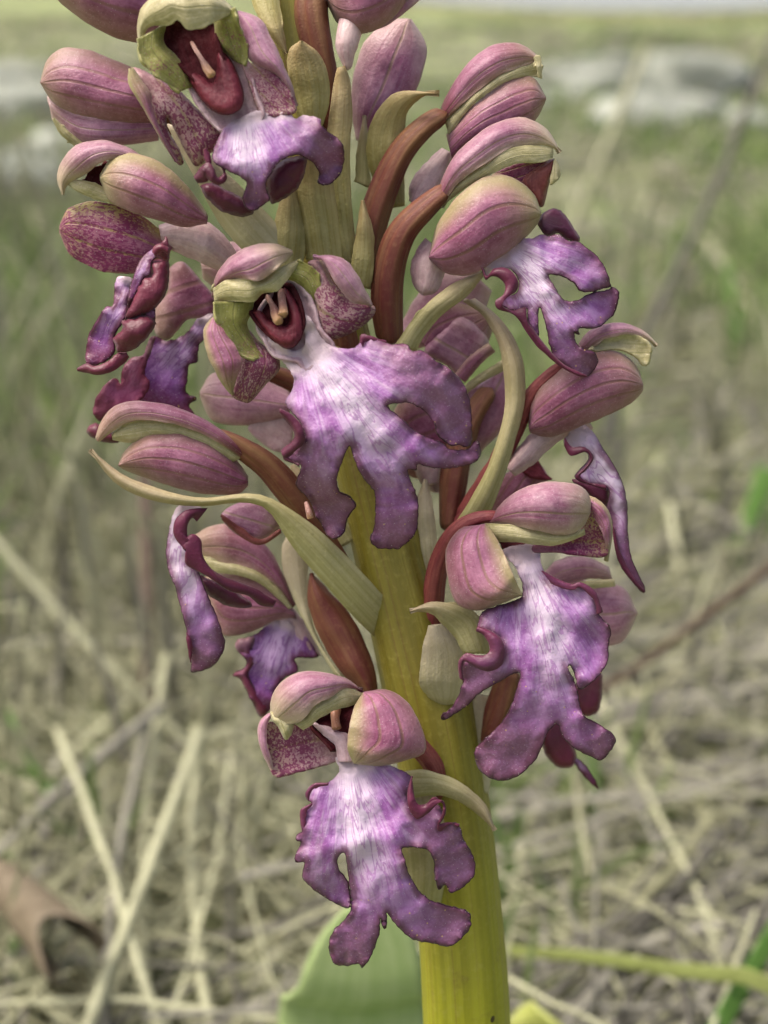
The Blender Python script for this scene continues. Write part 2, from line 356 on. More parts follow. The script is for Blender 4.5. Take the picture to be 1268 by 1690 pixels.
def sheet_geo(outline, axis, d, bulge=0.0, R=30, bumps=(), ruf=0.0, lam=30, rw=22, jag=0.0, sp=6.0, fan=140.0, seed=0.0, rough=0.12, across_k=0.0, step=3.0, ridge=0.0):
    per = np.array(outline, float)
    L = np.linalg.norm(np.roll(per, -1, 0) - per, axis=1).sum()
    nb = max(24, int(L / step)); bd = catmull(outline, nb, True)
    if jag:
        nx = np.roll(bd, -1, 0) - np.roll(bd, 1, 0); nx /= np.linalg.norm(nx, axis=1)[:, None] + 1e-9
        nm = np.stack([nx[:, 1], -nx[:, 0]], 1)
        am = np.array([noise.noise((q[0] * 0.13, q[1] * 0.13, seed)) + 0.6 * noise.noise((q[0] * 0.33, q[1] * 0.33, seed + 3)) for q in bd])
        bd = bd + nm * (am * jag)[:, None]
    lo, hi = bd.min(0), bd.max(0)
    xs, ys = np.meshgrid(np.arange(lo[0], hi[0], sp), np.arange(lo[1], hi[1], sp * 0.87))
    xs[1::2] += sp / 2
    g = np.stack([xs.ravel(), ys.ravel()], 1) + rng.uniform(-0.8, 0.8, (xs.size, 2))
    x, y = g[:, 0], g[:, 1]; ins = np.zeros(len(g), bool)
    x0, y0 = bd[:, 0], bd[:, 1]; x1, y1 = np.roll(x0, -1), np.roll(y0, -1)
    for k in range(nb):
        c = ((y0[k] > y) != (y1[k] > y))
        if c.any(): ins ^= c & (x < (x1[k] - x0[k]) * (y - y0[k]) / (y1[k] - y0[k] + 1e-12) + x0[k])
    g = g[ins]
    if len(g):
        dd = np.sqrt(((g[:, None, :] - bd[None]) ** 2).sum(2)).min(1); g = g[dd > sp * 0.55]
    allp = np.vstack([bd, g]) if len(g) else bd
    r = geometry.delaunay_2d_cdt([Vector(q) for q in allp], [(i, (i + 1) % nb) for i in range(nb)], [], 1, 1e-6)
    q = np.array([tuple(p) for p in r[0]]); f = [tuple(t) for t in r[2]]
    cen = np.array([q[list(t)].mean(0) for t in f]); ins = np.zeros(len(cen), bool)
    for k in range(nb):
        c = ((y0[k] > cen[:, 1]) != (y1[k] > cen[:, 1]))
        if c.any(): ins ^= c & (cen[:, 0] < (x1[k] - x0[k]) * (cen[:, 1] - y0[k]) / (y1[k] - y0[k] + 1e-12) + x0[k])
    f = [t for t, k in zip(f, ins) if k]
    used = np.zeros(len(q), bool); used[[i for t in f for i in t]] = True; re_ = np.cumsum(used) - 1
    q = q[used]; f = [tuple(int(re_[i]) for i in t) for t in f]
    dm = np.sqrt(((q[:, None, :] - bd[None]) ** 2).sum(2)); e = dm.min(1); arc = dm.argmin(1) * (L / nb)
    ax = np.array(axis, float); axs = catmull(axis, 40); 
    da_ = np.sqrt(((q[:, None, :] - axs[None]) ** 2).sum(2)); ia = da_.argmin(1)
    tn = np.gradient(axs, axis=0); tn /= np.linalg.norm(tn, axis=1)[:, None] + 1e-9
    rel = q - axs[ia]; alp = ia / 39.0
    lax = np.linalg.norm(np.diff(axs, axis=0), axis=1).sum()
    over = (rel * tn[ia]).sum(1); alp = alp + np.where((ia == 39) | (ia == 0), over / lax, 0)
    acr = rel[:, 0] * -tn[ia][:, 1] + rel[:, 1] * tn[ia][:, 0]
    D = prof(d, np.clip(alp, 0, 1))
    if bulge:
        k = np.clip(e / R, 0, 1); D = D - bulge * (1 - np.sqrt(1 - (1 - k) ** 2))
    if ridge: D = D + ridge * np.exp(-(acr / 34.0) ** 2) * (np.cos(acr / 6.5) - 0.6 * np.exp(-(acr / 9.0) ** 2)) * np.clip(1 - alp / 0.8, 0, 1) + 0.28 * np.array([noise.noise((w[0] * 0.03 + seed, w[1] * 0.03, 7)) for w in q])
    if across_k: D = D - across_k * (acr / 100.0) ** 2
    for (bu, bv, bdp, br) in bumps: D = D + bdp * np.exp(-((q[:, 0] - bu) ** 2 + (q[:, 1] - bv) ** 2) / (br * br))
    if ruf:
        ph = np.array([2.6 * noise.noise((w[0] * 0.012, w[1] * 0.012, seed + 9)) for w in q])
        am = np.array([0.55 + 0.9 * noise.noise((w[0] * 0.017, w[1] * 0.017, seed + 21)) for w in q])
        wv_ = np.array([1.5 * noise.noise((a_ / lam * 1.25, seed, 0)) + 0.8 * noise.noise((a_ / lam * 3.1, seed + 4, 0)) for a_ in arc])
        D = D + ruf * am * (wv_ + 0.25 * np.sin(arc * 2 * math.pi / lam + ph)) * np.exp(-e / rw)
    D = D + np.array([rough * 2.2 * noise.noise((w[0] * 0.024 + seed, w[1] * 0.024, seed)) + rough * 0.5 * noise.noise((w[0] * 0.08 + seed, w[1] * 0.08, 5)) for w in q])
    v = [P(a[0], a[1], z) for a, z in zip(q, D)]
    w = np.abs(acr).max() + 1e-6
    uv = np.stack([0.5 + acr / (2 * w), np.clip(alp, 0, 1)], 1)
    ap = axs[0] - tn[0] * fan; dv = q - ap; rr = np.linalg.norm(dv, axis=1)
    ang = np.arctan2(dv[:, 0] * -tn[0][1] + dv[:, 1] * tn[0][0], (dv * tn[0]).sum(1))
    fl = np.stack([ang * 300, rr, np.full(len(q), seed * 37.0)], 1)
    return v, f, uv, e, np.clip(alp, 0, 1.3), acr, fl

def sheet(parent, name, outline, axis, d, mat='sepal', inner=None, thick=0.00026, **kw):
    kw.setdefault('seed', random.random() * 20)
    v, f, uv, e, al, ac, fl = sheet_geo(outline, axis, d, **kw)
    return make(name, v, f, [M[mat], M[inner or mat]], parent, uv, thick=thick)

def lip(parent, pieces, folds=(), mat='lip', thick=0.00013):
    """pieces: (outline, axis, depth, dict, tone); folds: (edge A, edge B, depth, da, db, tone)"""
    g = G(); sd = random.random() * 20
    for (o, ax, d, kw, tone) in pieces:
        kw = dict(kw); kw.setdefault('seed', sd); kw.setdefault('jag', 1.3)
        if tone == 0: kw.setdefault('ridge', 0.26); kw.setdefault('rough', 0.2)
        v, f, uv, e, al, ac, fl = sheet_geo(o, ax, d, **kw)
        g.add(v, f, uv, e, al, ac, tone, fl)
    for (A, B, d, da, db, tone) in folds:
        tone = min(1.0, tone * 1.22)
        n = max(30, int(len(A) * 7))
        v, f, uv, e, al, ac, fl = loft_geo(A, B, d, da, db, nt=n, ns=9, rough=0.22, seed=sd, flat=0.5)
        g.add(v, f, uv, np.array(e) + 0.6, 0.5, 60, tone, fl)
    return g.build('lip', [M[mat], M[mat]], parent, thick)

def tube(parent, name, path, rad, mat='ovary', ns=32, nt=34, ribs=0, rib=0.0, twist=0.0, flat=1.0, bump=0.0, cap=True):
    """path of (u, v, d); radii in pixels"""
    c = catmull([(a, b, e) for a, b, e in path], nt); t = np.linspace(0, 1, nt); r = prof(rad, t) * (0.78 if name == 'ovary' else 1.0)
    pp = [P(*q) for q in c]
    v, uv = [], []
    up = RC @ Vector((0, 0, 1))
    for i in range(nt):
        tg = (pp[min(i+1, nt-1)] - pp[max(i-1, 0)]).normalized()
        sx = tg.cross(up)
        sx = sx.normalized() if sx.length > 1e-6 else Vector((1, 0, 0))
        sy = sx.cross(tg).normalized()
        rm = r[i] / FPX * (DIST - c[i][2] / 1000)
        if cap: rm *= math.sqrt(max(0.02, 1 - max(0, 1 - t[i] / 0.06) ** 2)) * math.sqrt(max(0.02, 1 - max(0, 1 - (1 - t[i]) / 0.06) ** 2))
        for j in range(ns):
            th = 2 * math.pi * j / ns
            k = 1 + 1.5 * rib * math.cos(ribs * th + twist * t[i]) + (0.05 * math.cos(9 * th + twist * t[i] * 2) if ribs else 0) + bump * noise.noise((c[i][0] * 0.05 + math.cos(th), c[i][1] * 0.05, math.sin(th)))
            v.append(pp[i] + sx * (rm * k * math.cos(th)) + sy * (rm * k * flat * math.sin(th))); uv.append((abs(j / ns * 2 - 1), t[i]))
    f = [(i*ns + j, i*ns + (j+1) % ns, (i+1)*ns + (j+1) % ns, (i+1)*ns + j) for i in range(nt-1) for j in range(ns)]
    f += [tuple(range(ns))[::-1], tuple((nt-1)*ns + j for j in range(ns))]
    o = make(name, v, f, M[mat], parent, uv, face_cam=False)
    return o

# ------------------------------------------------------------------ the setting: ground, pool
def tag(o, label=None, cat=None, group=None, kind=None):
    for k, v in (('label', label), ('category', cat), ('group', group), ('kind', kind)):
        if v: o[k] = v
    return o
def ground_mat():
    m, nt = mat_new('meadow_soil'); t = NT(nt); pos = t.pos()
    big = t.noise(pos, 1.6, 4, 0.6); mid = t.noise(pos, 9, 4, 0.6); sm = t.noise(pos, 60, 5, 0.65); fib = t.noise(t.vmul(pos, (140, 40, 40)), 1.0, 4, 0.6, 1.5)
    c = t.mix(t.step(sm, 0.38, 0.66), (0.022, 0.019, 0.012), (0.11, 0.095, 0.06))
    c = t.mix(t.math('MULTIPLY', t.step(fib, 0.5, 0.68), 0.5), c, (0.35, 0.34, 0.22))
    c = t.mix(t.math('MULTIPLY', t.step(mid, 0.45, 0.65), 0.55), c, (0.19, 0.26, 0.085))
    c = t.mix(t.math('MULTIPLY', t.step(big, 0.35, 0.58), 0.65), c, (0.32, 0.38, 0.17))
    t.out(c, 0.9, 0.15, t.math('ADD', sm, fib), 0.8, 0.01)
    return m
n = 150
ax_ = np.sign(np.linspace(-1, 1, n)) * np.abs(np.linspace(-1, 1, n)) ** 3.2 * 90
ay_ = (np.linspace(0, 1, n) ** 3.4) * 140 - 1.0
gv = [(x, y, gz(x, y)) for y in ay_ for x in ax_]
gf = [(i*n + j, i*n + j + 1, (i+1)*n + j + 1, (i+1)*n + j) for i in range(n-1) for j in range(n-1)]
ground = make('ground', gv, gf, ground_mat(), face_cam=False); tag(ground, 'dry meadow ground under straw and grass', 'ground', kind='structure')
# small pool far behind: ring bank and water
PC, PR = Vector((0.57, 4.06, 0)), (0.62, 0.95)
m, nt = mat_new('pool_water'); t = NT(nt)
t.out((0.40, 0.45, 0.45), 0.15, 0.6, t.noise(t.pos(), 14, 3, 0.5), 0.06, 0.01)  # pale base colour paints in the bright sky's reflection
wv = [(PC.x, PC.y, 0.003)] + [(PC.x + PR[0] * math.cos(a), PC.y + PR[1] * math.sin(a), 0.003) for a in np.linspace(0, 2*math.pi, 72, endpoint=False)]
water = make('water', wv, [(0, 1 + i, 1 + (i + 1) % 72) for i in range(72)], m, face_cam=False); tag(water, 'small pale pool of water with an olive mud bank', 'water', kind='structure')
m, nt = mat_new('pool_bank_mud'); t = NT(nt)
t.out(t.mix(t.step(t.noise(t.pos(), 30, 4), 0.4, 0.6), (0.07, 0.07, 0.025), (0.15, 0.145, 0.06)), 0.9, 0.2, t.noise(t.pos(), 50, 4), 0.6, 0.01)
bv, K = [], [(0.94, -0.004), (0.99, 0.005), (1.03, 0.010), (1.08, 0.009), (1.16, -0.004)]
for i in range(72):
    a = 2 * math.pi * i / 72
    for k, h in K:
        w = 1 + 0.03 * noise.noise((math.cos(a) * 3, math.sin(a) * 3, k))
        bv.append((PC.x + PR[0] * k * w * math.cos(a), PC.y + PR[1] * k * w * math.sin(a), h + 0.002 * noise.noise((a * 5, k * 8, 1))))
bank = make('pool_bank', bv, [(i*5 + j, i*5 + j + 1, ((i+1) % 72)*5 + j + 1, ((i+1) % 72)*5 + j) for i in range(72) for j in range(4)], m, face_cam=False)
tag(bank, 'low olive mud bank round the small pool', 'bank', kind='structure')

# ------------------------------------------------------------------ meadow: straw and grass
def grass_mat(name, a, b, rough=0.6, transl=0.25, dark=(0.05, 0.04, 0.03)):
    m, nt = mat_new(name); t = NT(nt)
    uv = t.n('ShaderNodeUVMap', uv_map='UVMap').outputs[0]
    sp = t.n('ShaderNodeSeparateXYZ'); nt.links.new(uv, sp.inputs[0])
    pos = t.pos()
    c = t.mix(sp.outputs[0], a, b)
    c = t.mix(t.math('MULTIPLY', t.step(t.noise(pos, 300, 3), 0.45, 0.7), 0.4), c, tuple(q * 0.55 for q in a))
    fibre = t.noise(t.vmul(pos, (1, 1, 0.1)), 1800, 3)
    c = t.mix(t.math('MULTIPLY', t.step(fibre, 0.5, 0.7), 0.25), c, dark)
    t.out(c, rough, 0.3, fibre, 0.4, 0.0003, transl)
    return m
M['straw'] = grass_mat('dry_straw', (0.235, 0.235, 0.135), (0.47, 0.475, 0.31))
M['straw_grey'] = grass_mat('weathered_straw', (0.11, 0.105, 0.085), (0.30, 0.29, 0.235))
M['green'] = grass_mat('green_grass', (0.13, 0.205, 0.06), (0.35, 0.43, 0.17), transl=0.4)
M['brown'] = grass_mat('brown_twig', (0.075, 0.05, 0.035), (0.16, 0.115, 0.085), transl=0.0)
class Mass:
    def __init__(s): s.v = []; s.f = []; s.uv = []
    def strip(s, p, w, ns=5, shade=0.5, side=None, tri=False):
        """a bent blade (flat, folded) or a three-sided stalk along the points p"""
        b = len(s.v); n = len(p)
        for i, q in enumerate(p):
            tg = (p[min(i+1, n-1)] - p[max(i-1, 0)]).normalized()
            sd = tg.cross(side or Vector((0, -1, 0.3)))
            sd = sd.normalized() if sd.length > 1e-5 else Vector((1, 0, 0))
            nm = sd.cross(tg)
            wi = w[i] if hasattr(w, '__len__') else w
            s.v += [tuple(q - sd * wi / 2), tuple(q + nm * wi * (0.45 if tri else 0.16)), tuple(q + sd * wi / 2)]
            s.uv += [(shade, i / (n-1))] * 3
        for i in range(n - 1):
            a, c = b + 3*i, b + 3*i + 3
            s.f += [(a, a+1, c+1, c), (a+1, a+2, c+2, c+1)]
            if tri: s.f.append((a+2, a, c, c+2))
    def build(s, name, mat):
        return make(name, s.v, s.f, M[mat], None, s.uv, face_cam=False)
def blade_pts(x, y, h, lean, az, n=5, droop=0.6):
    z0 = gz(x, y) - 0.004; out = []
    for i in range(n):
        t_ = i / (n - 1); r = lean * (t_ ** (1 + droop))
        out.append(Vector((x + math.cos(az) * r, y + math.sin(az) * r, z0 + h * t_ * (1 - 0.25 * lean / max(h, 1e-3) * t_ * 0.5))))
    return out
def clear_of_plant(x, y): return (x - BASE.x) ** 2 + (y - BASE.y) ** 2 > 0.03 ** 2
dry, grey, grn = Mass(), Mass(), Mass()
R = random.Random(5)
def place(y0, y1):
    y = y0 * (y1 / y0) ** R.random()
    half = 0.10 + y * 0.36
    return R.uniform(-half, half), y
for k in range(4600):                                # straw lying flat on the ground
    x, y = place(0.13, 2.6)
    if not clear_of_plant(x, y) or (x < 0.02 and y < 0.42 and R.random() < 0.72): continue
    s_ = 0.5 + 0.5 * min(1, y); L = R.uniform(0.03, 0.13) * (0.7 + s_ * 0.7); a = R.gauss(0.75, 0.55) if x > 0 else R.uniform(0, math.pi)
    dz = R.uniform(-0.006, 0.012) * (1 + y)
    c0 = Vector((x, y, gz(x, y) + R.uniform(0.001, 0.014))); dx = Vector((math.cos(a), math.sin(a), 0))
    bend = Vector((-dx.y, dx.x, 0)) * R.gauss(0, 0.06) * L
    p = [c0 + dx * L * (t_ - 0.5) + bend * (1 - 4 * (t_ - 0.5) ** 2) + Vector((0, 0, dz * (t_ - 0.5))) for t_ in (0, .33, .66, 1)]
    (grey if R.random() < (0.4 if x < 0 else 0.72) else dry).strip(p, R.uniform(0.0005, 0.0016) * (0.8 + 0.9 * y), shade=R.random(), side=Vector((0, -0.4, 1)), tri=R.random() < 0.5)
for k in range(11000):                                # standing dry blades and stalks
    x, y = place(0.17, 2.8)
    lf = x < 0.02 * y
    if not clear_of_plant(x, y) or y < 0.24 and abs(x) < 0.06: continue
    if R.random() < (0.1 if lf else 0.55) or (y < 0.34 and R.random() < 0.75): continue
    hmax = min(0.13, 0.05 + 0.16 * max(0, y - 0.2)) * (1 if lf else 0.6) if y < 0.8 else (0.04 if y < 1.5 else 0.022)
    h = R.uniform(0.25, 1.0) * hmax; p = blade_pts(x, y, h, abs(R.gauss(0, 0.35 if lf else 0.6)) * h, R.uniform(0, 6.28))
    w = R.uniform(0.0007, 0.0028) * (0.7 + 0.75 * y)
    (grey if R.random() < 0.25 else dry).strip(p, [w, w, w * .9, w * .7, w * .25], shade=R.random(), tri=R.random() < 0.4)
for k in range(26000):                                # green blades, in drifts
    x, y = place(0.16, 2.9)
    dens = 1.3 * noise.noise((x * 4.2, y * 2.6, 8)) + 0.5 * noise.noise((x * 13, y * 9, 3)) + (0.06 if x > 0.02 else -0.14) + (0.14 if y > 0.45 else -0.05)
    if dens < R.uniform(-0.15, 0.35) or not clear_of_plant(x, y): continue
    h = R.uniform(0.25, 1.0) * (min(0.09, 0.03 + 0.13 * max(0, y - 0.15)) if y < 0.9 else (0.035 if y < 1.5 else 0.02)); p = blade_pts(x, y, h, abs(R.gauss(0, 0.6)) * h, R.uniform(0, 6.28))
    w = R.uniform(0.0012, 0.0032) * (0.7 + 0.9 * y)
    grn.strip(p, [w * .8, w, w, w * .7, w * .1], shade=R.random())
for k in range(2200):                                # fine bent straws tangled near the plant
    y = 0.17 * (0.62 / 0.17) ** R.random(); x = R.uniform(-0.10 - y * 0.34, 0.10 + y * 0.34)
    if not clear_of_plant(x, y) or (y < 0.22 and abs(x - BASE.x) < 0.05) or (x > 0.03 and R.random() < 0.6): continue
    h = R.uniform(0.01, 0.055) * min(1, 0.4 + y); a = R.uniform(0, 6.28); L = R.uniform(0.02, 0.09)
    w = R.uniform(0.0004, 0.0012); kx, ky = R.gauss(0, 0.012), R.gauss(0, 0.012)
    p = [Vector((x + math.cos(a) * L * t_ + kx * math.sin(math.pi * t_), y + math.sin(a) * L * t_ + ky * math.sin(math.pi * t_), gz(x, y) - 0.003 + h * (1 - (1 - t_) ** 2) * (1 - 0.35 * t_))) for t_ in (0, .2, .4, .6, .8, 1)]
    dry.strip(p, [w, w, w, w * .9, w * .7, w * .3], shade=R.uniform(0.3, 1), tri=True)
tag(dry.build('dry_grass', 'straw'), 'pale dry straw covering the meadow', 'dry grass', kind='stuff')
tag(grey.build('weathered_grass', 'straw_grey'), 'grey weathered straw matted over the meadow', 'dry grass', kind='stuff')
tag(grn.build('green_grass', 'green'), 'fresh green grass blades between the straw', 'grass', kind='stuff')

# ------------------------------------------------------------------ stones far behind
m, nt = mat_new('limestone'); t = NT(nt)
t.out(t.mix(t.step(t.noise(t.pos(), 22, 5, 0.65), 0.38, 0.62), (0.13, 0.145, 0.115), (0.32, 0.34, 0.29)), 0.85, 0.2, t.noise(t.pos(), 60, 5, 0.7), 0.8, 0.01)
M['stone'] = m
def stone(u, v, wpx, hpx, label, group=None):
    c = ground_hit(u, v + hpx * 0.35); z = (c - CAM).dot(RC @ Vector((0, 0, -1)))
    wpx *= 1.55; hpx *= 1.25; rx, rz = wpx / FPX * z / 2, hpx / FPX * z * 0.62
    sd = random.random() * 50; V, Fc, nu, nv = [], [], 20, 12
    for i in range(nv + 1):
        ph = math.pi * i / nv
        for j in range(nu):
            th = 2 * math.pi * j / nu
            q = Vector((math.sin(ph) * math.cos(th), math.sin(ph) * math.sin(th), math.cos(ph)))
            s_ = 1 + 0.34 * noise.noise(q * 1.4 + Vector((sd, 0, 0))) + 0.14 * noise.noise(q * 4 + Vector((0, sd, 0)))
            q = Vector((q.x * s_, q.y * s_, max(-0.8, min(0.95, q.z * s_))))
            V.append((c.x + q.x * rx * 1.2, c.y + q.y * rx * 0.9, gz(c.x, c.y) + rz * 0.35 + q.z * rz))
    Fc = [(i*nu + j, i*nu + (j+1) % nu, (i+1)*nu + (j+1) % nu, (i+1)*nu + j) for i in range(nv) for j in range(nu)]
    o = make('stone', V, Fc, M['stone'], None, origin=(c.x, c.y, gz(c.x, c.y)), face_cam=False)
    return tag(o, label, 'stone', group)
SG = 'stones in the far meadow'
for a in ((1120, 150, 120, 70), (1080, 195, 110, 66), (1005, 128, 70, 44), (985, 165, 84, 48), (1215, 205, 90, 40), (930, 145, 70, 40), (60, 190, 130, 60), (20, 300, 110, 70), (110, 250, 100, 50), (1180, 110, 60, 30), (30, 130, 90, 34), (880, 180, 60, 30)):
    if a[0] < 400: stone(*a, 'weathered grey stone in the meadow behind the blunt mauve hoods', 'stones behind the mauve hoods')
    else: stone(*a, 'pale grey stone in the far meadow near the leaning bare stalks', SG)

# ------------------------------------------------------------------ single stalks that can be told apart
ST_ = 'straw_stalk'
def stalk(name, label, cat, mat, path, wpx, shade=0.6, blade=False, group=None, drop=True, nt=14, taper=(1, 1)):
    """path of (u, v, depth in metres): each depth lies on the straw layer or on the stalk's own lean; the low end goes to the ground"""
    pp = [at_depth(u, v, z) for u, v, z in path]
    if drop:
        e = pp[-1]; g0 = gz(e.x, e.y); dirv = (pp[-1] - pp[-2]).normalized()
        if e.z > g0 + 0.002:
            down = dirv if dirv.z < -0.3 else (dirv + Vector((0, 0, -0.8))).normalized()
            pp.append(e + down * ((e.z - g0 + 0.004) / -down.z))
    c = [Vector(q) for q in catmull([tuple(q) for q in pp], nt)]
    if name == ST_:
        L_ = (c[0] - c[-1]).length; bx_, bz_ = random.uniform(-0.035, 0.035) * L_, random.uniform(0.0, 0.02) * L_
        c = [q + Vector((bx_ * math.sin(math.pi * i / (nt - 1)) + 0.0007 * noise.noise((i * 0.6, bx_ * 900, 1)), 0, bz_ * math.sin(math.pi * i / (nt - 1)))) for i, q in enumerate(c)]
    zc = sum(q[2] for q in path) / len(path); w = wpx / FPX * zc * (0.6 if name == ST_ else 1.0)
    V, U, Fc = [], [], []
    ns = 8
    for i, q in enumerate(c):
        tg = (c[min(i+1, nt-1)] - c[max(i-1, 0)]).normalized(); sd = tg.cross(RC @ Vector((0, 0, 1))).normalized(); nm = sd.cross(tg)
        k = taper[0] + (taper[1] - taper[0]) * i / (nt - 1)
        if not blade and i % 5 == 4: k *= 1.16                       # nodes of the straw
        for j in range(ns):
            th = 2 * math.pi * j / ns
            a_, b_ = math.cos(th), math.sin(th) * (0.16 if blade else 1.0)
            if blade: b_ += 0.22 * abs(a_)
            V.append(q + sd * (a_ * w / 2 * k) + nm * (b_ * w / 2 * k)); U.append((shade, i / (nt - 1)))
    Fc = [(i*ns + j, i*ns + (j+1) % ns, (i+1)*ns + (j+1) % ns, (i+1)*ns + j) for i in range(nt-1) for j in range(ns)]
    Fc += [tuple(range(ns))[::-1], tuple((nt-1)*ns + j for j in range(ns))]
    o = make(name, V, Fc, M[mat], None, U, origin=c[-1], face_cam=False)
    return tag(o, label, cat, group)
M['blade_yellow'] = grass_mat('yellow_green_blade', (0.20, 0.24, 0.06), (0.33, 0.38, 0.12), transl=0.3)
M['blade_orange'] = grass_mat('orange_blade', (0.34, 0.17, 0.05), (0.42, 0.28, 0.10), transl=0.3)
M['blade_green'] = grass_mat('fresh_blade', (0.06, 0.15, 0.02), (0.12, 0.24, 0.045), transl=0.35)
M['dead_leaf'] = grass_mat('dead_leaf_brown', (0.12, 0.095, 0.06), (0.20, 0.165, 0.11), transl=0.15)
ST, SK = 'straw_stalk', 'straw'
stalk(ST, 'long cream straw slanting down to the dark brown upright stalk', SK, 'straw', [(-30, 870, .34), (120, 1025, .335), (250, 1158, .33)], 27, .75)
stalk('brown_stalk', 'dark brown upright dead stalk between pale straws', 'stalk', 'brown', [(238, 700, .37), (242, 900, .36), (246, 1180, .345)], 22, .25)
stalk(ST, 'thick grey straw slanting across to the dark brown stalk', SK, 'straw_grey', [(270, 1165, .31), (130, 1270, .295), (-30, 1420, .28)], 30, .75)
stalk(ST, 'thin yellow straw lying level behind the lowest flower', SK, 'straw', [(90, 1203, .335), (260, 1222, .33), (480, 1240, .325)], 15, .95)
stalk(ST, 'pale stiff straw leaning beside the curled brown leaf', SK, 'straw', [(95, 1205, .30), (150, 1370, .275), (205, 1550, .255), (262, 1720, .24)], 26, .9)
stalk(ST, 'pale grey straw bending down to a crossing of straws', SK, 'straw_grey', [(246, 1180, .31), (225, 1330, .29), (205, 1500, .265), (200, 1560, .26)], 24, .95)
stalk(ST, 'broad cream straw rising steeply beside the curled brown leaf', SK, 'straw', [(330, 1210, .30), (250, 1420, .27), (190, 1570, .25), (135, 1720, .235)], 34, .85)
stalk(ST, 'upright jointed straw with a brown node, standing behind the crossing', SK, 'straw', [(275, 1080, .33), (262, 1300, .30), (255, 1500, .275), (252, 1710, .25)], 26, .7)
stalk(ST, 'straight upright straw standing between two slanting ones', SK, 'straw', [(325, 1200, .31), (340, 1400, .285), (352, 1560, .265), (362, 1720, .245)], 28, .8)
stalk(ST, 'long straw slanting up towards the tattered lowest lip', SK, 'straw', [(520, 1330, .315), (430, 1470, .29), (350, 1590, .27), (255, 1720, .25)], 24, .65)
stalk(ST, 'greyish straw slanting up to the broad green leaf', SK, 'straw_grey', [(560, 1440, .30), (470, 1560, .275), (350, 1720, .25)], 22, .9)
stalk(ST, 'straw sloping down under the spotted sepal of the lowest flower', SK, 'straw', [(320, 1230, .33), (410, 1300, .32), (520, 1385, .305)], 22, .7)
stalk(ST, 'short pale upright straw beside the orange blade', SK, 'straw', [(1105, 830, .42), (1135, 990, .40), (1178, 1150, .375)], 24, .95)
stalk('twig', 'thin brown twig arching up behind the lilac flowers', 'twig', 'brown', [(1300, 915, .30), (1160, 1020, .315), (1040, 1110, .33), (900, 1190, .35)], 14, .1)
stalk('grass_blade', 'orange dying grass blade crossing behind the short upright straw', 'grass blade', 'blade_orange', [(1060, 966, .43), (1140, 975, .425), (1230, 985, .42)], 22, .5, True)
stalk('grass_blade', 'long yellow green grass blade with reddish end lying on the straw', 'grass blade', 'blade_yellow', [(840, 1568, .252), (980, 1580, .247), (1120, 1602, .242), (1300, 1640, .236)], 32, .7, True, taper=(.6, 1.2))
stalk('grass_blade', 'bright green grass blade rising over the yellow green blade', 'grass blade', 'blade_green', [(1300, 1500, .25), (1240, 1600, .243), (1170, 1720, .235)], 40, .6, True, taper=(.8, 1.0))
stalk('grass_blade', 'broad bright green blade upright behind the brown twig', 'grass blade', 'blade_green', [(1275, 780, .44), (1245, 880, .43), (1215, 960, .42)], 60, .7, True)
stalk('grass_blade', 'dark green blade lying beneath the brown twig', 'grass blade', 'blade_green', [(1290, 1235, .34), (1200, 1290, .335), (1130, 1330, .33)], 36, .5, True)
stalk('tall_stalk', 'tall grey brown bare stalk leaning over the far meadow', 'stalk', 'straw_grey', [(1290, 30, .52), (1180, 310, .50), (1070, 540, .48), (1010, 680, .47)], 14, .0)
stalk('tall_stalk', 'blurred pale straw stalk leaning before the far stones', 'stalk', 'straw', [(1065, 80, .95), (1005, 230, .92), (935, 390, .90)], 13, .6)
stalk(ST, 'short pale straw lying beside the foot of the green stem', SK, 'straw', [(838, 1612, .235), (900, 1660, .23), (990, 1720, .225)], 15, .95)
for i, (p, w, lb) in enumerate((
        ([(30, 980, .42), (45, 1090, .40), (70, 1210, .385)], 26, 'green blade standing behind the slanting cream straw'),
        ([(5, 1160, .33), (50, 1250, .32), (95, 1330, .31)], 30, 'green blade bent under the thick grey straw'),
        ([(90, 560, .62), (100, 700, .60), (120, 830, .58)], 34, 'soft green blade standing amid tall pale grass')) ):
    stalk('grass_blade', lb, 'grass blade', 'blade_green', p, w, .5, True, taper=(.3, 1))
for i, (p, w, lb) in enumerate((
        ([(12, 1400, .30), (30, 1500, .285), (20, 1620, .27)], 26, 'dark green blade beside the curled brown leaf'),
        ([(1010, 1490, .30), (1050, 1545, .29), (1080, 1600, .28)], 24, 'short green blade crossing over the grey straw litter'),
        ([(1120, 700, .52), (1150, 800, .50), (1140, 900, .48)], 30, 'soft green blade standing beside the tall bare stalk'),
        ([(1200, 430, .62), (1215, 560, .60), (1190, 680, .58)], 34, 'tall soft green blade behind the arched profile flower')) ):
    stalk('grass_blade', lb, 'grass blade', 'blade_green', p, w, .6, True, taper=(.3, 1))
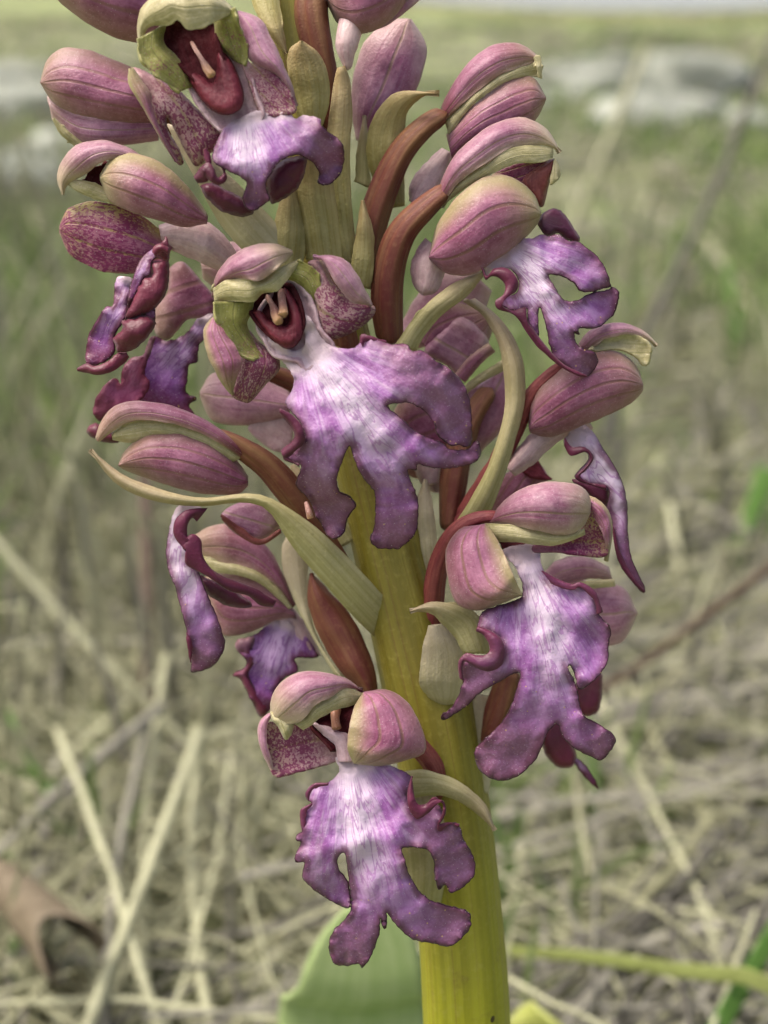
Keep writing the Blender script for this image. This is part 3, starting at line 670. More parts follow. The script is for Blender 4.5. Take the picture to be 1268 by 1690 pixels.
# curled dead leaf
def curled_leaf():
    c0, c1 = at_depth(0, 1450, .264), at_depth(112, 1568, .238)
    axv = (c1 - c0); L = axv.length; ad = axv.normalized(); sx = ad.cross(RC @ Vector((0, 0, 1))).normalized(); sy = sx.cross(ad)
    V, U, nt, ns = [], [], 22, 18
    for i in range(nt):
        t_ = i / (nt - 1)
        for j in range(ns):
            th = -0.3 + 5.0 * j / (ns - 1); r = (0.0034 + 0.0020 * t_) * (1 + 0.1 * noise.noise((t_ * 5, th, 2))) * (1 + 0.10 * th / 5)
            V.append(c0 + ad * (t_ * L * 1.0 + 0.004 * math.sin(th * 2) * t_) + sx * r * math.cos(th) + sy * r * math.sin(th)); U.append((0.4 + 0.5 * noise.noise((t_ * 8, th, 5)), t_))
    Fc = [(i*ns + j, i*ns + j + 1, (i+1)*ns + j + 1, (i+1)*ns + j) for i in range(nt-1) for j in range(ns-1)]
    dz = min(q.z for q in V) - (gz(c1.x, c1.y) + 0.001)
    o = make('dead_leaf', V, Fc, [M['dead_leaf'], M['dead_leaf']], None, U, origin=c0, thick=0.0004)
    tag(o, 'curled brown dead leaf resting in the straw', 'leaf')
curled_leaf()

# ------------------------------------------------------------------ the orchid
orchid = empty('orchid_plant', BASE)
tag(orchid, 'tall orchid spike with lilac purple lobed flowers on a thick yellow green stem', 'orchid')
def stem_mat():
    m, nt = mat_new('stem_green'); t = NT(nt)
    uv = t.n('ShaderNodeUVMap', uv_map='UVMap').outputs[0]
    sp = t.n('ShaderNodeSeparateXYZ'); nt.links.new(uv, sp.inputs[0]); V = sp.outputs[1]
    pos = t.pos()
    st = t.noise(t.vmul(uv, (9, 0.8, 1)), 1.0, 4, 0.6); st2 = t.noise(t.vmul(uv, (30, 1.5, 1)), 1.0, 3, 0.5); fine = t.noise(pos, 1500, 4, 0.6); big = t.noise(pos, 120, 3)
    low = t.mix(t.step(st, 0.35, 0.65), (0.26, 0.265, 0.010), (0.38, 0.385, 0.022))
    high = t.mix(t.step(st, 0.35, 0.65), (0.15, 0.125, 0.014), (0.225, 0.195, 0.028))
    c = t.mix(t.step(t.math('ADD', V, t.math('MULTIPLY', t.math('SUBTRACT', big, 0.5), 0.12)), 0.44, 0.66), low, high)
    c = t.mix(t.math('MULTIPLY', t.step(st2, 0.54, 0.72), 0.5), c, (0.15, 0.06, 0.025))
    c = t.mix(t.math('MULTIPLY', t.step(t.noise(pos, 380, 4, 0.7), 0.56, 0.72), 0.35), c, (0.13, 0.085, 0.02))
    dv = t.vor(pos, 260); c = t.mix(t.math('MULTIPLY', t.math('LESS_THAN', dv.outputs['Distance'], 0.09), t.math('GREATER_THAN', t.n_sep(dv.outputs['Color']), 0.8)), c, (0.04, 0.025, 0.01))
    c = t.mix(t.math('MULTIPLY', t.step(fine, 0.5, 0.72), 0.22), c, (0.42, 0.38, 0.10))
    t.out(c, 0.42, 0.4, t.math('ADD', fine, t.math('MULTIPLY', st2, 1.6)), 0.35, 0.0002, 0.05)
    return m
M['stem'] = stem_mat()
def stem():
    path = [(770, 1690, 0), (757, 1500, 0), (738, 1330, 0), (708, 1160, 0), (668, 1000, 0), (625, 830, 0), (578, 640, 0), (535, 440, 0), (500, 240, 0), (478, 60, 0), (466, -60, 0), (460, -110, 0)]
    rp = [73, 71, 70, 72, 64, 58, 52, 47, 42, 38, 30, 16]
    c3 = [BASE + Vector((0, 0, -0.012)), BASE + Vector((0, 0.002, 0.03)), BASE.lerp(P(770, 1690, 0), 0.72)] + [P(*q) for q in path]
    rm = [0.0052, 0.0048, 0.0045] + [r / FPX * DIST for r in rp]
    nt, ns = 90, 36
    c = catmull([(*q, r) for q, r in zip(c3, rm)], nt); v, uv = [], []
    for i in range(nt):
        q = Vector(c[i][:3]); tg = (Vector(c[min(i+1, nt-1)][:3]) - Vector(c[max(i-1, 0)][:3])).normalized()
        sx = tg.cross(RC @ Vector((0, 0, 1))).normalized(); sy = sx.cross(tg)
        for j in range(ns):
            th = 2 * math.pi * j / ns
            k = 1 + 0.035 * math.cos(5 * th + i * 0.02) + 0.018 * math.cos(11 * th + 1) + 0.02 * noise.noise((math.cos(th) * 2, math.sin(th) * 2, i * 0.12))
            v.append(q + (sx * math.cos(th) + sy * math.sin(th)) * c[i][3] * k); uv.append((abs(j / ns * 2 - 1), i / (nt - 1)))
    f = [(i*ns + j, i*ns + (j+1) % ns, (i+1)*ns + (j+1) % ns, (i+1)*ns + j) for i in range(nt-1) for j in range(ns)]
    f += [tuple(range(ns))[::-1], tuple((nt-1)*ns + j for j in range(ns))]
    make('stem', v, f, M['stem'], orchid, uv, face_cam=False)
stem()
def leaf(A3, B3, mat, sag):
    """broad basal leaf from world points of its two edges, base to tip"""
    nt, ns = 30, 14; a = catmull(A3, nt); b = catmull(B3, nt); v, uv = [], []
    for i in range(nt):
        for j in range(ns):
            k = j / (ns - 1); q = a[i] * (1 - k) + b[i] * k; q[2] -= sag * math.sin(math.pi * k) * math.sin(math.pi * min(1, i / nt + 0.05)); q[2] += 0.0006 * noise.noise((q[0] * 120, q[1] * 120, 2))
            v.append(q); uv.append((k, i / (nt - 1)))
    f = [(i*ns + j, i*ns + j + 1, (i+1)*ns + j + 1, (i+1)*ns + j) for i in range(nt-1) for j in range(ns-1)]
    make('leaf', v, f, [M[mat], M[mat]], orchid, uv, thick=0.0008)
M['leaf'] = plain_skin('leaf_glaucous', (0.27, 0.37, 0.14), (0.38, 0.47, 0.22), (16, 0.6, 1), rough=0.4, transl=0.15, bstr=0.2)
M['leaf_yellow'] = plain_skin('leaf_yellow_green', (0.26, 0.30, 0.06), (0.36, 0.38, 0.12), (16, 0.6, 1), rough=0.4, transl=0.15, bstr=0.2)
def AD(*q): return [tuple(at_depth(*w)) for w in q]
Bm = Vector((BASE.x, BASE.y + 0.006, BASE.z + 0.004))
leaf([tuple(Bm + Vector((-0.006, 0, 0)))] + AD((470, 1745, .205), (490, 1640, .20), (528, 1550, .198), (590, 1480, .197)),
     [tuple(Bm + Vector((0.006, 0, 0)))] + AD((720, 1745, .205), (705, 1640, .20), (682, 1550, .198), (612, 1480, .197)), 'leaf', 0.003)
leaf([tuple(Bm + Vector((0.0, 0.004, 0)))] + AD((800, 1760, .225), (830, 1700, .225), (860, 1660, .225)),
     [tuple(Bm + Vector((0.008, -0.004, 0)))] + AD((960, 1790, .218), (930, 1710, .218), (872, 1655, .222)), 'leaf_yellow', 0.003)
leaf([tuple(Bm + Vector((-0.006, 0.0, 0)))] + [(BASE.x - 0.05, BASE.y + 0.012, 0.022), (BASE.x - 0.10, BASE.y + 0.01, 0.016)],
     [tuple(Bm + Vector((-0.004, -0.012, 0)))] + [(BASE.x - 0.05, BASE.y - 0.025, 0.022), (BASE.x - 0.105, BASE.y + 0.006, 0.014)], 'leaf', 0.004)

def flower(u, v, d, label=None):
    o = empty('flower', P(u, v, d), orchid)
    if label: o['label'] = label
    return o
def br(A, B, d, da=-0.8, db=None, mat='bract', **kw): return loft(orchid, 'bract', A, B, d, da, db, mat, thick=0.0003, **kw)

# ---- bracts and ovaries seen between the flowers
br(N0('405,-40 418,10 440,50 471,90'), N0('456,-40 462,0 468,45 475,88'), (3, 4, 5, 5), mat='bract_olive')
br(N0('500,215 482,160 474,110 478,82 495,67'), N0('530,215 543,175 544,135 530,92 500,67'), (4.5, 5, 5.5, 6, 6.5), -1.2, mat='bract_olive')
br(N0('560,440 545,360 534,300 540,220 549,150 556,112'), N0('592,440 582,350 578,260 581,190 580,140 570,108'), (3, 3.6, 4, 4.4, 4.2, 4), mat='bract_olive')
br(N0('505,430 495,370 488,320 492,270 505,245'), N0('566,430 560,370 553,320 545,280 520,245'), (5, 5.6, 6, 6.5, 7), -1.4, mat='bract_olive')
br(N0('452,455 400,412 360,365 325,300 290,235 276,205'), N0('500,425 462,375 425,335 390,300 350,262 322,232'), (4.6, 5.4, 6, 6.6, 7, 7), -1.2, mat='bract_cream')
br(N0('640,345 622,310 606,262 608,215 630,172 665,150 724,154'), N0('668,340 668,290 668,230 672,190 690,166 706,157 725,154'), (0, .5, 1, 1.5, 2.5, 4, 5), -0.7, mat='bract_olive')
br(N0('650,574 668,545 700,505 745,470 790,448'), N0('688,580 700,556 730,520 770,490 802,452'), (4, 4.6, 5.2, 5.6, 6), -0.8, mat='bract')
br(N0('722,905 760,850 800,780 828,700 834,640 822,570 798,522 764,498'), N0('748,898 800,860 835,780 855,710 868,650 862,590 830,530 784,492'), (2.5, 4, 5, 5.4, 5.4, 5, 4, 3), -1.2, mat='bract')
br(N0('628,1062 590,1024 545,975 485,905 442,842 400,829 330,836 250,826 190,797 148,744'), N0('672,1022 634,984 582,928 520,868 455,826 410,814 340,821 280,812 205,784 149,741'), (1.0, 4.6, 5.8, 6.8, 7.4, 7.6, 8.2, 8.6, 8.6, 8), -0.9, mat='bract')
ZL = Z(240, 820, 3.17); ZR = Z(640, 760, 2.757); ZB = Z(400, 1080, 2.536)
br(ZL('1000,945 930,830 850,690 770,520 715,360 715,260 760,170'), ZL('1040,940 970,850 890,700 852,540 850,420 850,330 800,180'), (1.5, 1, 0, -1, -2, -2.6, -3), -0.6, mat='bract_cream')
br(ZR('235,1150 185,1075 145,1020 150,920 165,820 185,750'), ZR('250,1152 320,1085 345,990 345,880 300,790 260,740'), (2.8, 5.0, 6, 6.4, 6.8, 6.8), -0.8, mat='bract_cream')
br(ZR('345,880 300,800 240,735 190,695 100,688'), ZR('470,880 440,760 400,690 300,650 190,645 100,683'), (7, 7.6, 8.2, 8.6, 8.4), -0.9, mat='bract')
br(N0('668,1490 664,1420 655,1350 656,1300 672,1272'), N0('728,1492 738,1430 735,1370 722,1320 700,1275'), (4.6, 5.2, 5.6, 6, 6.6), -0.8, mat='bract')
br(N0('660,1318 690,1316 720,1312 756,1322 790,1346 817,1372'), N0('655,1276 690,1270 726,1276 765,1294 802,1328 818,1370'), (7, 7.4, 7.4, 7.2, 7, 6.8), -0.8, mat='bract')
br(N0('740,1300 742,1240 756,1180 770,1140'), N0('806,1310 818,1250 822,1190 812,1150'), (1.5, 1, 0.6, 0), -0.9, mat='bract_cream')
br(N0('590,470 596,430 604,395'), N0('640,480 632,440 622,400'), (2, 2, 2), mat='bract_cream')

# ---- flower at the top, facing out, slightly torn
Z1 = Z(200, 0, 3.17)
f1 = flower(470, 260, 3, 'open flower with torn spotted sepal and rolled maroon lip edges')
sheet(f1, 'throat', Z1('350,400 390,520 470,630 540,690 610,720 680,680 740,600 700,480 660,330 600,270 500,200 380,300'), Z1('430,300 620,700'), (8.2, 9.2, 9.8), 'throat', bulge=-0.9, R=30)
sheet(f1, 'throat', Z1('225,260 240,150 290,80 400,60 490,80 500,200 540,330 560,420 520,480 430,450 340,370'), Z1('370,80 480,470'), (8.6, 9.2, 10.2), 'dark', bulge=-1.0, R=30)
tube(f1, 'column', [(312, 62, 8.5), (325, 85, 10), (340, 110, 11.5), (352, 127, 12)], [2.5, 3.5, 5, 8], 'column', bump=0.3, flat=0.6)
sheet(f1, 'stigma', N0('306,117 322,150 348,181 374,190 396,181 403,160 396,130 382,100 366,84 357,90 358,114 352,136 338,127 320,118'), N0('310,118 372,180 362,90'), (10.4, 11.4, 11.8, 11.4, 10.4), 'maroon', bulge=1.1, R=15, sp=4)
loft(f1, 'dorsal_sepal', Z1('90,230 85,120 130,10 280,-70 460,-60 585,40'), Z1('110,250 140,150 250,130 300,105 375,160 590,70'), (8.5, 11, 13, 13.6, 13, 11), -2.2, -0.3, mat='green_petal', inner='green_petal', seed=2)
loft(f1, 'petal', Z1('90,200 100,290 150,370 230,430 310,480'), Z1('240,120 225,220 290,290 345,360 380,450'), (11, 11.2, 11, 10.6, 10), 0.4, -1.8, mat='green_inner')
loft(f1, 'petal', Z1('480,60 490,160 500,240 560,290 590,320'), Z1('590,40 620,140 660,230 660,300 640,340'), (11, 11, 10.6, 10.2, 9.8), -1.6, 0.5, mat='green_inner')
sheet(f1, 'lateral_sepal', Z1('60,352 150,385 300,470 420,590 535,690 520,770 470,800 430,850 385,868 330,780 270,660 240,615 250,690 300,770 328,850 290,852 190,700 140,560 80,440'), Z1('90,380 260,600 400,850'), (9.5, 9.8, 9.0), 'spotted', bulge=0.9, R=28, jag=0.8)
loft(f1, 'lateral_sepal', Z1('285,850 190,700 110,560 40,440 38,360'), Z1('300,840 215,690 165,560 150,480 62,350'), (9.4, 10.2, 10.6, 10.9, 10.4), -0.8, mat='sepal_tip')
loft(f1, 'lateral_sepal', Z1('600,60 640,250 690,330 790,380 860,460 912,560'), Z1('620,55 730,100 800,220 870,380 905,470 915,555'), (9.5, 10.4, 11, 11.2, 10.8, 10), -1.6, mat='sepal_pale', seed=4)
sheet(f1, 'lateral_sepal', Z1('640,330 700,345 790,385 860,450 912,560 880,590 800,600 730,590 690,480'), Z1('650,350 880,580'), (9.6, 10.2), 'spotted', bulge=-0.4, R=30)
lip(f1, [
    (Z1('560,650 500,740 478,835 545,885 600,915 655,955 640,1040 680,1103 760,1062 775,1040 760,960 790,900 850,832 930,812 1000,850 1040,905 1035,955 1090,965 1150,900 1168,800 1140,730 1050,660 1040,620 960,602 910,620 870,575 800,600 720,578 660,600'), Z1('640,620 680,1080'), (10.5, 12.4, 12), dict(across_k=0.35, bumps=[(550, 285, -3, 45), (418, 335, -1, 30)], ruf=0.5, fan=70), 0),
    (Z1('415,975 480,958 560,998 640,1035 695,1108 640,1135 540,1112 460,1050'), Z1('560,960 560,1130'), (10.8, 9.5), dict(bulge=1.2, R=20), 1),
    (Z1('775,915 850,835 965,820 962,900 925,985 850,1042 785,1062 765,960'), Z1('860,830 860,1060'), (10.6, 9.6), dict(bulge=1.2, R=22), 1)],
    [(Z1('385,930 420,880 455,855 480,880 500,935 540,915 548,880'), Z1('400,950 450,945 440,905 455,930 510,965 548,930 520,870'), (11.5, 12.4, 12.6, 12, 12), -0.8, -0.8, 1),
     (Z1('430,780 435,830 450,860'), Z1('450,775 470,820 475,870'), 11.6, -0.4, -0.4, 0.8)])

# ---- bud at the top corner, seen from below
f0 = flower(330, -20, 2, 'closed mauve flower cut by the top of the spike')
loft(f0, 'lateral_sepal', N0('300,84 240,73 190,62 140,36 98,2 60,-45'), N0('300,-60 230,-95 170,-100 110,-90 80,-70 58,-48'), (2, 4, 5, 5, 4.4, 3.4), -3.4, mat='sepal', seed=1)
# ---- side flower with blunt mauve hood, above
f2 = flower(300, 190, 1, 'side-on mauve flower hood with blunt rounded tip')
loft(f2, 'lateral_sepal', N0('262,128 200,103 150,84 105,79 78,99 66,136'), N0('262,205 190,200 140,192 100,178 82,162 67,138'), (3, 4, 4.4, 4.2, 3.6, 2.4), -2.4, mat='sepal', seed=3)
loft(f2, 'lateral_sepal', N0('262,190 190,188 140,182 100,168 78,158'), N0('262,232 205,240 155,243 120,234 86,197'), (1.5, 2.2, 2.4, 2, 1), -1.8, mat='sepal_pale')
loft(f2, 'dorsal_sepal', N0('125,243 100,222 86,196'), N0('140,238 112,215 92,196'), (2.4, 2.8, 2.8), -0.3, mat='green_petal')
tube(f2, 'ovary', [(255, 195, 0), (330, 210, 0), (420, 260, 0), (480, 330, 0)], [24, 26, 24, 18], 'ovary', ribs=3, rib=0.1, twist=2)

# ---- left flower with twisted, crumpled lip
f3 = flower(390, 430, 1, 'side-on flower with crumpled folded lip twisted upright')
loft(f3, 'spur', N0('262,372 305,358 352,372 388,412 402,452'), N0('268,405 310,425 345,440 375,455 395,470'), (3.5, 4, 4, 3.2, 2), -1.8, mat='spur')
loft(f3, 'dorsal_sepal', N0('262,282 232,256 205,240 170,231 130,238 104,262 94,292 101,320'), N0('262,290 228,272 196,262 166,269 142,288 122,298 110,308 106,322'), (4, 5, 5.6, 6, 6, 5.6, 5, 4.4), -1.6, -0.6, mat='dorsal', inner='green_petal')
loft(f3, 'petal', N0('106,300 130,318 175,334 215,345'), N0('125,296 150,300 172,308 215,320'), (4.4, 4.6, 4.4, 4), -0.3, mat='green_petal')
loft(f3, 'throat', N0('135,305 150,280 180,268'), N0('165,318 175,305 190,290'), (3.8, 3.8, 3.8), 0.2, mat='dark')
loft(f3, 'lateral_sepal', N0('344,356 312,310 270,271 225,253 188,257 165,288'), N0('342,370 305,375 258,363 214,349 180,329 165,298'), (5.5, 7, 7.6, 7.6, 7, 5.6), -2.2, mat='sepal_tip', seed=6)
loft(f3, 'lateral_sepal', N0('290,398 228,352 180,336 140,333 112,345 98,372'), N0('270,440 240,450 190,451 150,441 115,419 98,384'), (3.2, 3.8, 4.0, 4.0, 3.6, 3), -0.8, mat='spotted_dark', seed=8)
Z3 = Z(120, 380, 4.696)
lip(f3, [
    (Z3('465,378 380,358 332,395 312,580 262,588 190,690 125,810 100,950 108,1040 180,1052 310,975 325,900 318,830 385,720 418,640 435,520 455,440'), Z3('440,380 200,1000'), (7, 8, 7.6), dict(across_k=0.5, ruf=0.3, bumps=[(150, 560, -1, 30)]), 0.22),
    (Z3('500,275 560,185 700,100 720,110 660,200 610,250 605,340 560,365 520,430 460,560 420,690 405,690 425,560 445,440'), Z3('690,120 420,690'), (8, 8.6, 8.8), dict(), 0),
    (Z3('592,238 660,225 742,212 748,370 725,490 645,600 550,662 412,690 428,600 505,445 550,352 602,348'), Z3('670,220 480,680'), (8.2, 9.4, 9.4), dict(bulge=0.9, R=20, jag=1.6), 1),
    (Z3('412,692 550,652 632,688 642,745 560,850 480,922 360,946 330,885 312,832 382,780 380,712'), Z3('500,660 420,930'), (9.4, 9.8, 8.8), dict(bulge=0.9, R=20, jag=1.8), 1),
    (Z3('628,175 640,118 715,98 748,150 745,232 650,215'), Z3('690,100 690,230'), (9.8, 9.6), dict(bulge=0.9, R=12), 1),
    (Z3('690,100 712,70 716,42 735,62 742,125'), Z3('715,40 715,120'), (9.4, 9.8), dict(), 0.9),
    (Z3('560,655 600,610 640,605 642,700 625,690'), Z3('600,610 620,690'), (8.6, 8.6), dict(), 0)],
    [(Z3('38,1078 110,1042 180,1062 290,1015 330,962 420,948'), Z3('40,1082 120,1098 200,1112 320,1082 400,1020 432,975'), (8, 8.6, 8.6, 8.2, 8), -0.6, -0.6, 0.75),
     (Z3('625,170 640,130 690,115 740,140'), Z3('640,200 660,170 700,155 745,180'), 10.2, -0.5, -0.5, 1)], mat='lip_deep')

# ---- front flower at mid spike, fully open
Z4 = Z(320, 390, 3.9625)
f4 = flower(540, 540, 3, 'fully open lilac flower with white-streaked lip, four spreading lobes')
sheet(f4, 'throat', Z4('590,305 690,325 775,440 825,610 910,715 860,800 800,830 735,870 680,815 600,800 520,770 470,690 420,600 440,470'), Z4('560,360 760,850'), (8.0, 9.0, 9.4), 'throat', bulge=-0.9, R=26)
sheet(f4, 'throat', Z4('350,430 450,385 590,325 650,340 705,480 710,600 640,690 560,690 470,620 385,520'), Z4('500,370 620,690'), (8.2, 9.2, 9.9), 'dark', bulge=-0.9, R=24)
tube(f4, 'column', [(440, 486, 8.5), (450, 505, 10), (458, 525, 11), (464, 532, 11.4)], [4, 5, 8, 7], 'column', bump=0.3)
tube(f4, 'column', [(464, 478, 9), (466, 500, 10.4), (468, 522, 11.4)], [5, 6, 8], 'column', bump=0.3)
sheet(f4, 'stigma', Z4('382,492 425,570 515,682 598,734 662,722 712,650 717,560 690,470 640,375 592,332 580,375 612,470 622,555 592,585 500,545 440,488'), Z4('400,510 600,700 610,360'), (10.0, 10.9, 11.3, 10.9, 10), 'maroon', bulge=1.0, R=12, sp=4)
loft(f4, 'dorsal_sepal', Z4('115,400 130,300 210,160 360,65 520,45 645,90'), Z4('140,320 240,285 340,282 430,292 530,225 650,115'), (8, 10.6, 12.2, 12.6, 12, 9.6), -2.6, -0.2, mat='dorsal', inner='green_petal', seed=5, wav=0.25)
loft(f4, 'petal', Z4('125,340 220,285 340,282 430,290 540,215 680,150'), Z4('135,445 230,422 380,432 450,375 560,345 700,170'), (10, 11.4, 12, 11.8, 11, 9.4), -0.5, -0.7, mat='green_petal', wav=0.3)
loft(f4, 'petal', Z4('135,430 150,540 225,650 300,760 400,800'), Z4('400,425 380,500 350,580 420,690 520,790'), (10.6, 10.4, 9.8, 9.4, 9.4), 0.5, -2.4, mat='green_inner')
loft(f4, 'petal', Z4('590,310 650,320 700,360 760,430'), Z4('680,150 800,220 830,300 840,400'), (9.4, 9.6, 9.4, 9), -1.8, 0.3, mat='green_inner')
sheet(f4, 'lateral_sepal', Z4('215,620 340,600 430,690 545,780 560,875 480,960 380,1075 330,1087 245,1035 285,900 310,800 240,690'), Z4('280,640 430,800 320,1080'), (9.0, 9.6, 8.6), 'spotted', bulge=1.0, R=26, seed=2)
loft(f4, 'lateral_sepal', Z4('120,525 62,610 75,720 115,840 180,960 250,1045'), Z4('155,540 235,665 300,765 312,830 280,930 255,1030'), (9.2, 10.2, 10.8, 10.8, 10.2, 9), -1.3, -0.4, mat='sepal_tip', seed=9)
sheet(f4, 'lateral_sepal', Z4('745,170 850,155 900,280 980,380 1040,430 1150,440 1190,480 1150,550 1020,640 880,680 815,620 790,450 745,360 795,240'), Z4('770,200 900,430 1170,500'), (9.2, 10, 9.0), 'spotted', bulge=1.0, R=28, seed=6)
loft(f4, 'lateral_sepal', Z4('775,135 850,170 920,300 985,385 1045,435 1165,455'), Z4('785,130 900,122 1010,168 1090,288 1150,398 1172,455'), (9.6, 10.8, 11, 10.8, 10.4, 9.4), -0.5, -1.3, mat='sepal_pale', seed=7)
ZP = Z(440, 520, 3.337)
lip(f4, [(ZP('130,190 70,130 5,100 30,190 110,280 150,345 142,410 104,470 120,515 165,565 200,625 205,690 160,745 100,770 110,805 182,822 186,860 165,940 230,1010 265,1090 310,1170 340,1220 375,1230 430,1190 445,1110 490,1058 468,1010 402,970 390,900 420,800 456,722 480,790 520,880 590,970 600,1060 592,1170 570,1230 602,1280 680,1287 742,1280 820,1200 836,1080 830,1000 792,905 782,852 825,856 832,822 900,840 1000,845 1130,820 1182,768 1172,712 1142,695 1108,739 1010,737 960,702 850,655 780,605 720,548 662,500 740,484 810,492 875,535 925,600 945,660 1010,712 1060,716 1108,727 1133,690 1130,600 1120,470 1085,380 1030,310 960,265 920,240 860,195 800,195 770,158 700,160 660,150 600,130 530,112 515,150 490,175 440,185 350,165 290,105 235,15 185,-10 215,110 200,180'),
          ZP('250,200 700,850 700,1270'), (10.0, 11.9, 13, 12.6, 11.0, 9.4), dict(across_k=0.42, bumps=[(530, 860, -2.6, 55), (780, 715, -1.2, 40), (700, 590, 1.2, 60), (520, 700, 1.0, 50)], ruf=0.75, lam=42, rw=20, fan=60, jag=1.6), 0)],
    [(ZP('70,520 90,528 140,556 190,615 206,690 165,745 95,790'), ZP('78,535 110,575 145,620 160,665 140,705 100,735 85,752'), (13.4, 13.6, 13.6, 13.4, 13), -0.6, -1.2, 0.75),
     (ZP('85,745 100,800 180,822'), ZP('95,765 130,790 185,830'), 13, -0.5, -0.5, 0.9),
     (ZP('520,150 530,110 600,128 660,148'), ZP('525,170 545,140 600,150 655,160'), 10.8, -0.2, -0.4, 0.7)])
tube(f4, 'pollen_mass', [(505, 828, 9), (510, 845, 9.6), (513, 856, 9.6)], [3, 5, 6], 'column')
tube(f4, 'ovary', [(520, 440, 4), (545, 480, 4), (570, 560, 3), (590, 680, 2)], [24, 26, 26, 20], 'ovary', ribs=3, rib=0.1, twist=2)

# ---- flower behind the crumpled lip
f5 = flower(430, 600, -3, 'violet flower half hidden behind the crumpled lip')
sheet(f5, 'lateral_sepal', Z3('755,290 860,245 1000,395 1110,540 1080,670 900,690 820,770 740,850 645,805 635,620 725,500 748,380'), Z3('1090,580 680,700'), (-1, -1.5), 'sepal', bulge=1.2, R=30)
lip(f5, [(Z3('600,850 650,825 740,858 880,800 970,690 1090,650 1030,820 978,900 970,1020 905,1040 892,1150 880,1250 962,1312 905,1360 940,1450 700,1480 520,1420 400,1420 260,1440 200,1475 160,1420 180,1300 280,1168 340,1148 370,1190 388,1080 450,990 545,968'), Z3('1040,700 760,1000 640,1400'), (-1, -1, -1.6), dict(ruf=0.6, across_k=0.6, jag=1.8), 0.12),
         (Z3('590,850 640,828 600,960 560,1100 600,1200 520,1330 400,1420 260,1440 200,1475 160,1420 180,1300 280,1168 340,1148 370,1190 388,1080 450,990 545,968'), Z3('560,900 260,1420'), (-0.3, -0.5), dict(jag=1.5, ruf=0.4), 0.75),
         (Z3('105,1550 150,1505 200,1500 300,1560 360,1640 260,1645 150,1605'), Z3('110,1550 340,1640'), (-1, -1), dict(bulge=.6, R=10), 0.95)], mat='lip_deep')
loft(f5, 'lateral_sepal', N0('480,648 430,622 382,610 348,618 330,645'), N0('478,690 430,700 382,702 348,692 330,655'), (-2, -2, -2, -2.6, -3.6), -1.6, mat='sepal_pale', seed=12)
sheet(f5, 'throat', N0('410,705 440,690 480,690 480,740 455,745 425,725'), N0('415,700 475,740'), (-3, -3), 'throat')
tube(f5, 'ovary', [(420, 610, -5), (500, 640, -5), (570, 720, -3), (610, 800, -1)], [22, 24, 22, 18], 'ovary', ribs=3, rib=0.1, twist=2)

# ---- side-on flower cradled by the long yellow-green bract
f6 = flower(430, 770, 3, 'side-on closed mauve flower cradled by the long curved bract')
tube(f6, 'ovary', [(352, 712, 4.4), (400, 738, 4.6), (450, 775, 4.2), (500, 838, 3.4), (540, 900, 2.4), (590, 980, 1.4)], [14, 24, 29, 27, 24, 20], 'ovary', ribs=3, rib=0.09, twist=2)
loft(f6, 'dorsal_sepal', N0('412,745 352,700 300,675 240,662 195,667 168,693 157,724'), N0('400,758 350,724 300,704 250,694 215,697 190,710 163,730'), (5, 6.4, 7, 7.2, 7, 6.4, 5.4), -1.5, -0.3, mat='dorsal_warm', inner='green_petal', seed=3)
loft(f6, 'petal', N0('398,756 350,722 300,703 250,693 215,696 184,716'), N0('380,765 340,742 300,728 260,722 222,732 186,726'), (5, 5.8, 6.2, 6.2, 6, 5.4), -0.2, -1, mat='green_petal')
loft(f6, 'lateral_sepal', N0('410,786 386,754 340,725 290,711 240,717 206,744 195,768'), N0('410,802 386,817 330,814 280,802 235,787 206,776 195,769'), (4.6, 6, 7, 7.4, 7.2, 6.6, 5.6), -2.4, mat='sepal', seed=11)
sheet(f6, 'throat', N0('365,850 400,828 450,826 462,850 462,870 430,892 390,882'), N0('370,845 455,870'), (2, 2), 'sepal_pale', bulge=0.8, R=18)
loft(f6, 'petal', N0('366,848 400,872 430,890 462,872'), N0('366,858 395,884 430,900 465,880'), (2.6, 2.6, 2.6, 2.6), -0.3, mat='redbrown')
lip(f6, [(ZL('178,45 130,150 110,260 115,360 160,490 200,640 225,740 240,860 238,915 290,912 350,890 400,830 418,770 400,700 380,640 320,500 288,420 272,380 228,340 235,290 240,245 200,240 165,190 190,110 250,75 300,55'), ZL('180,60 170,300 300,900'), (4.6, 6, 7, 7.4, 7.0, 6), dict(across_k=1.2, ruf=0.25, jag=1.2, fan=200), 0),
         (ZL('285,410 330,428 430,468 548,548 542,582 430,572 330,512 300,470'), ZL('290,420 545,570'), (6, 4), dict(bulge=.8, R=14), 0.9),
         (ZL('212,715 222,715 245,770 240,860 232,855'), ZL('215,715 240,860'), (7.2, 7.2), dict(), 1)],
    [(ZL('328,58 230,66 165,108 143,185 185,248 240,200 285,225 292,300 330,368 400,418 520,463 610,500 682,545'), ZL('272,128 245,110 222,150 222,200 232,240 258,240 232,305 214,345 262,378 340,420 440,486 540,512 600,562 668,570'), (7.4, 8.4, 8.6, 8.6, 8.4, 8, 7, 6, 5), -0.7, -0.7, 0.78)])

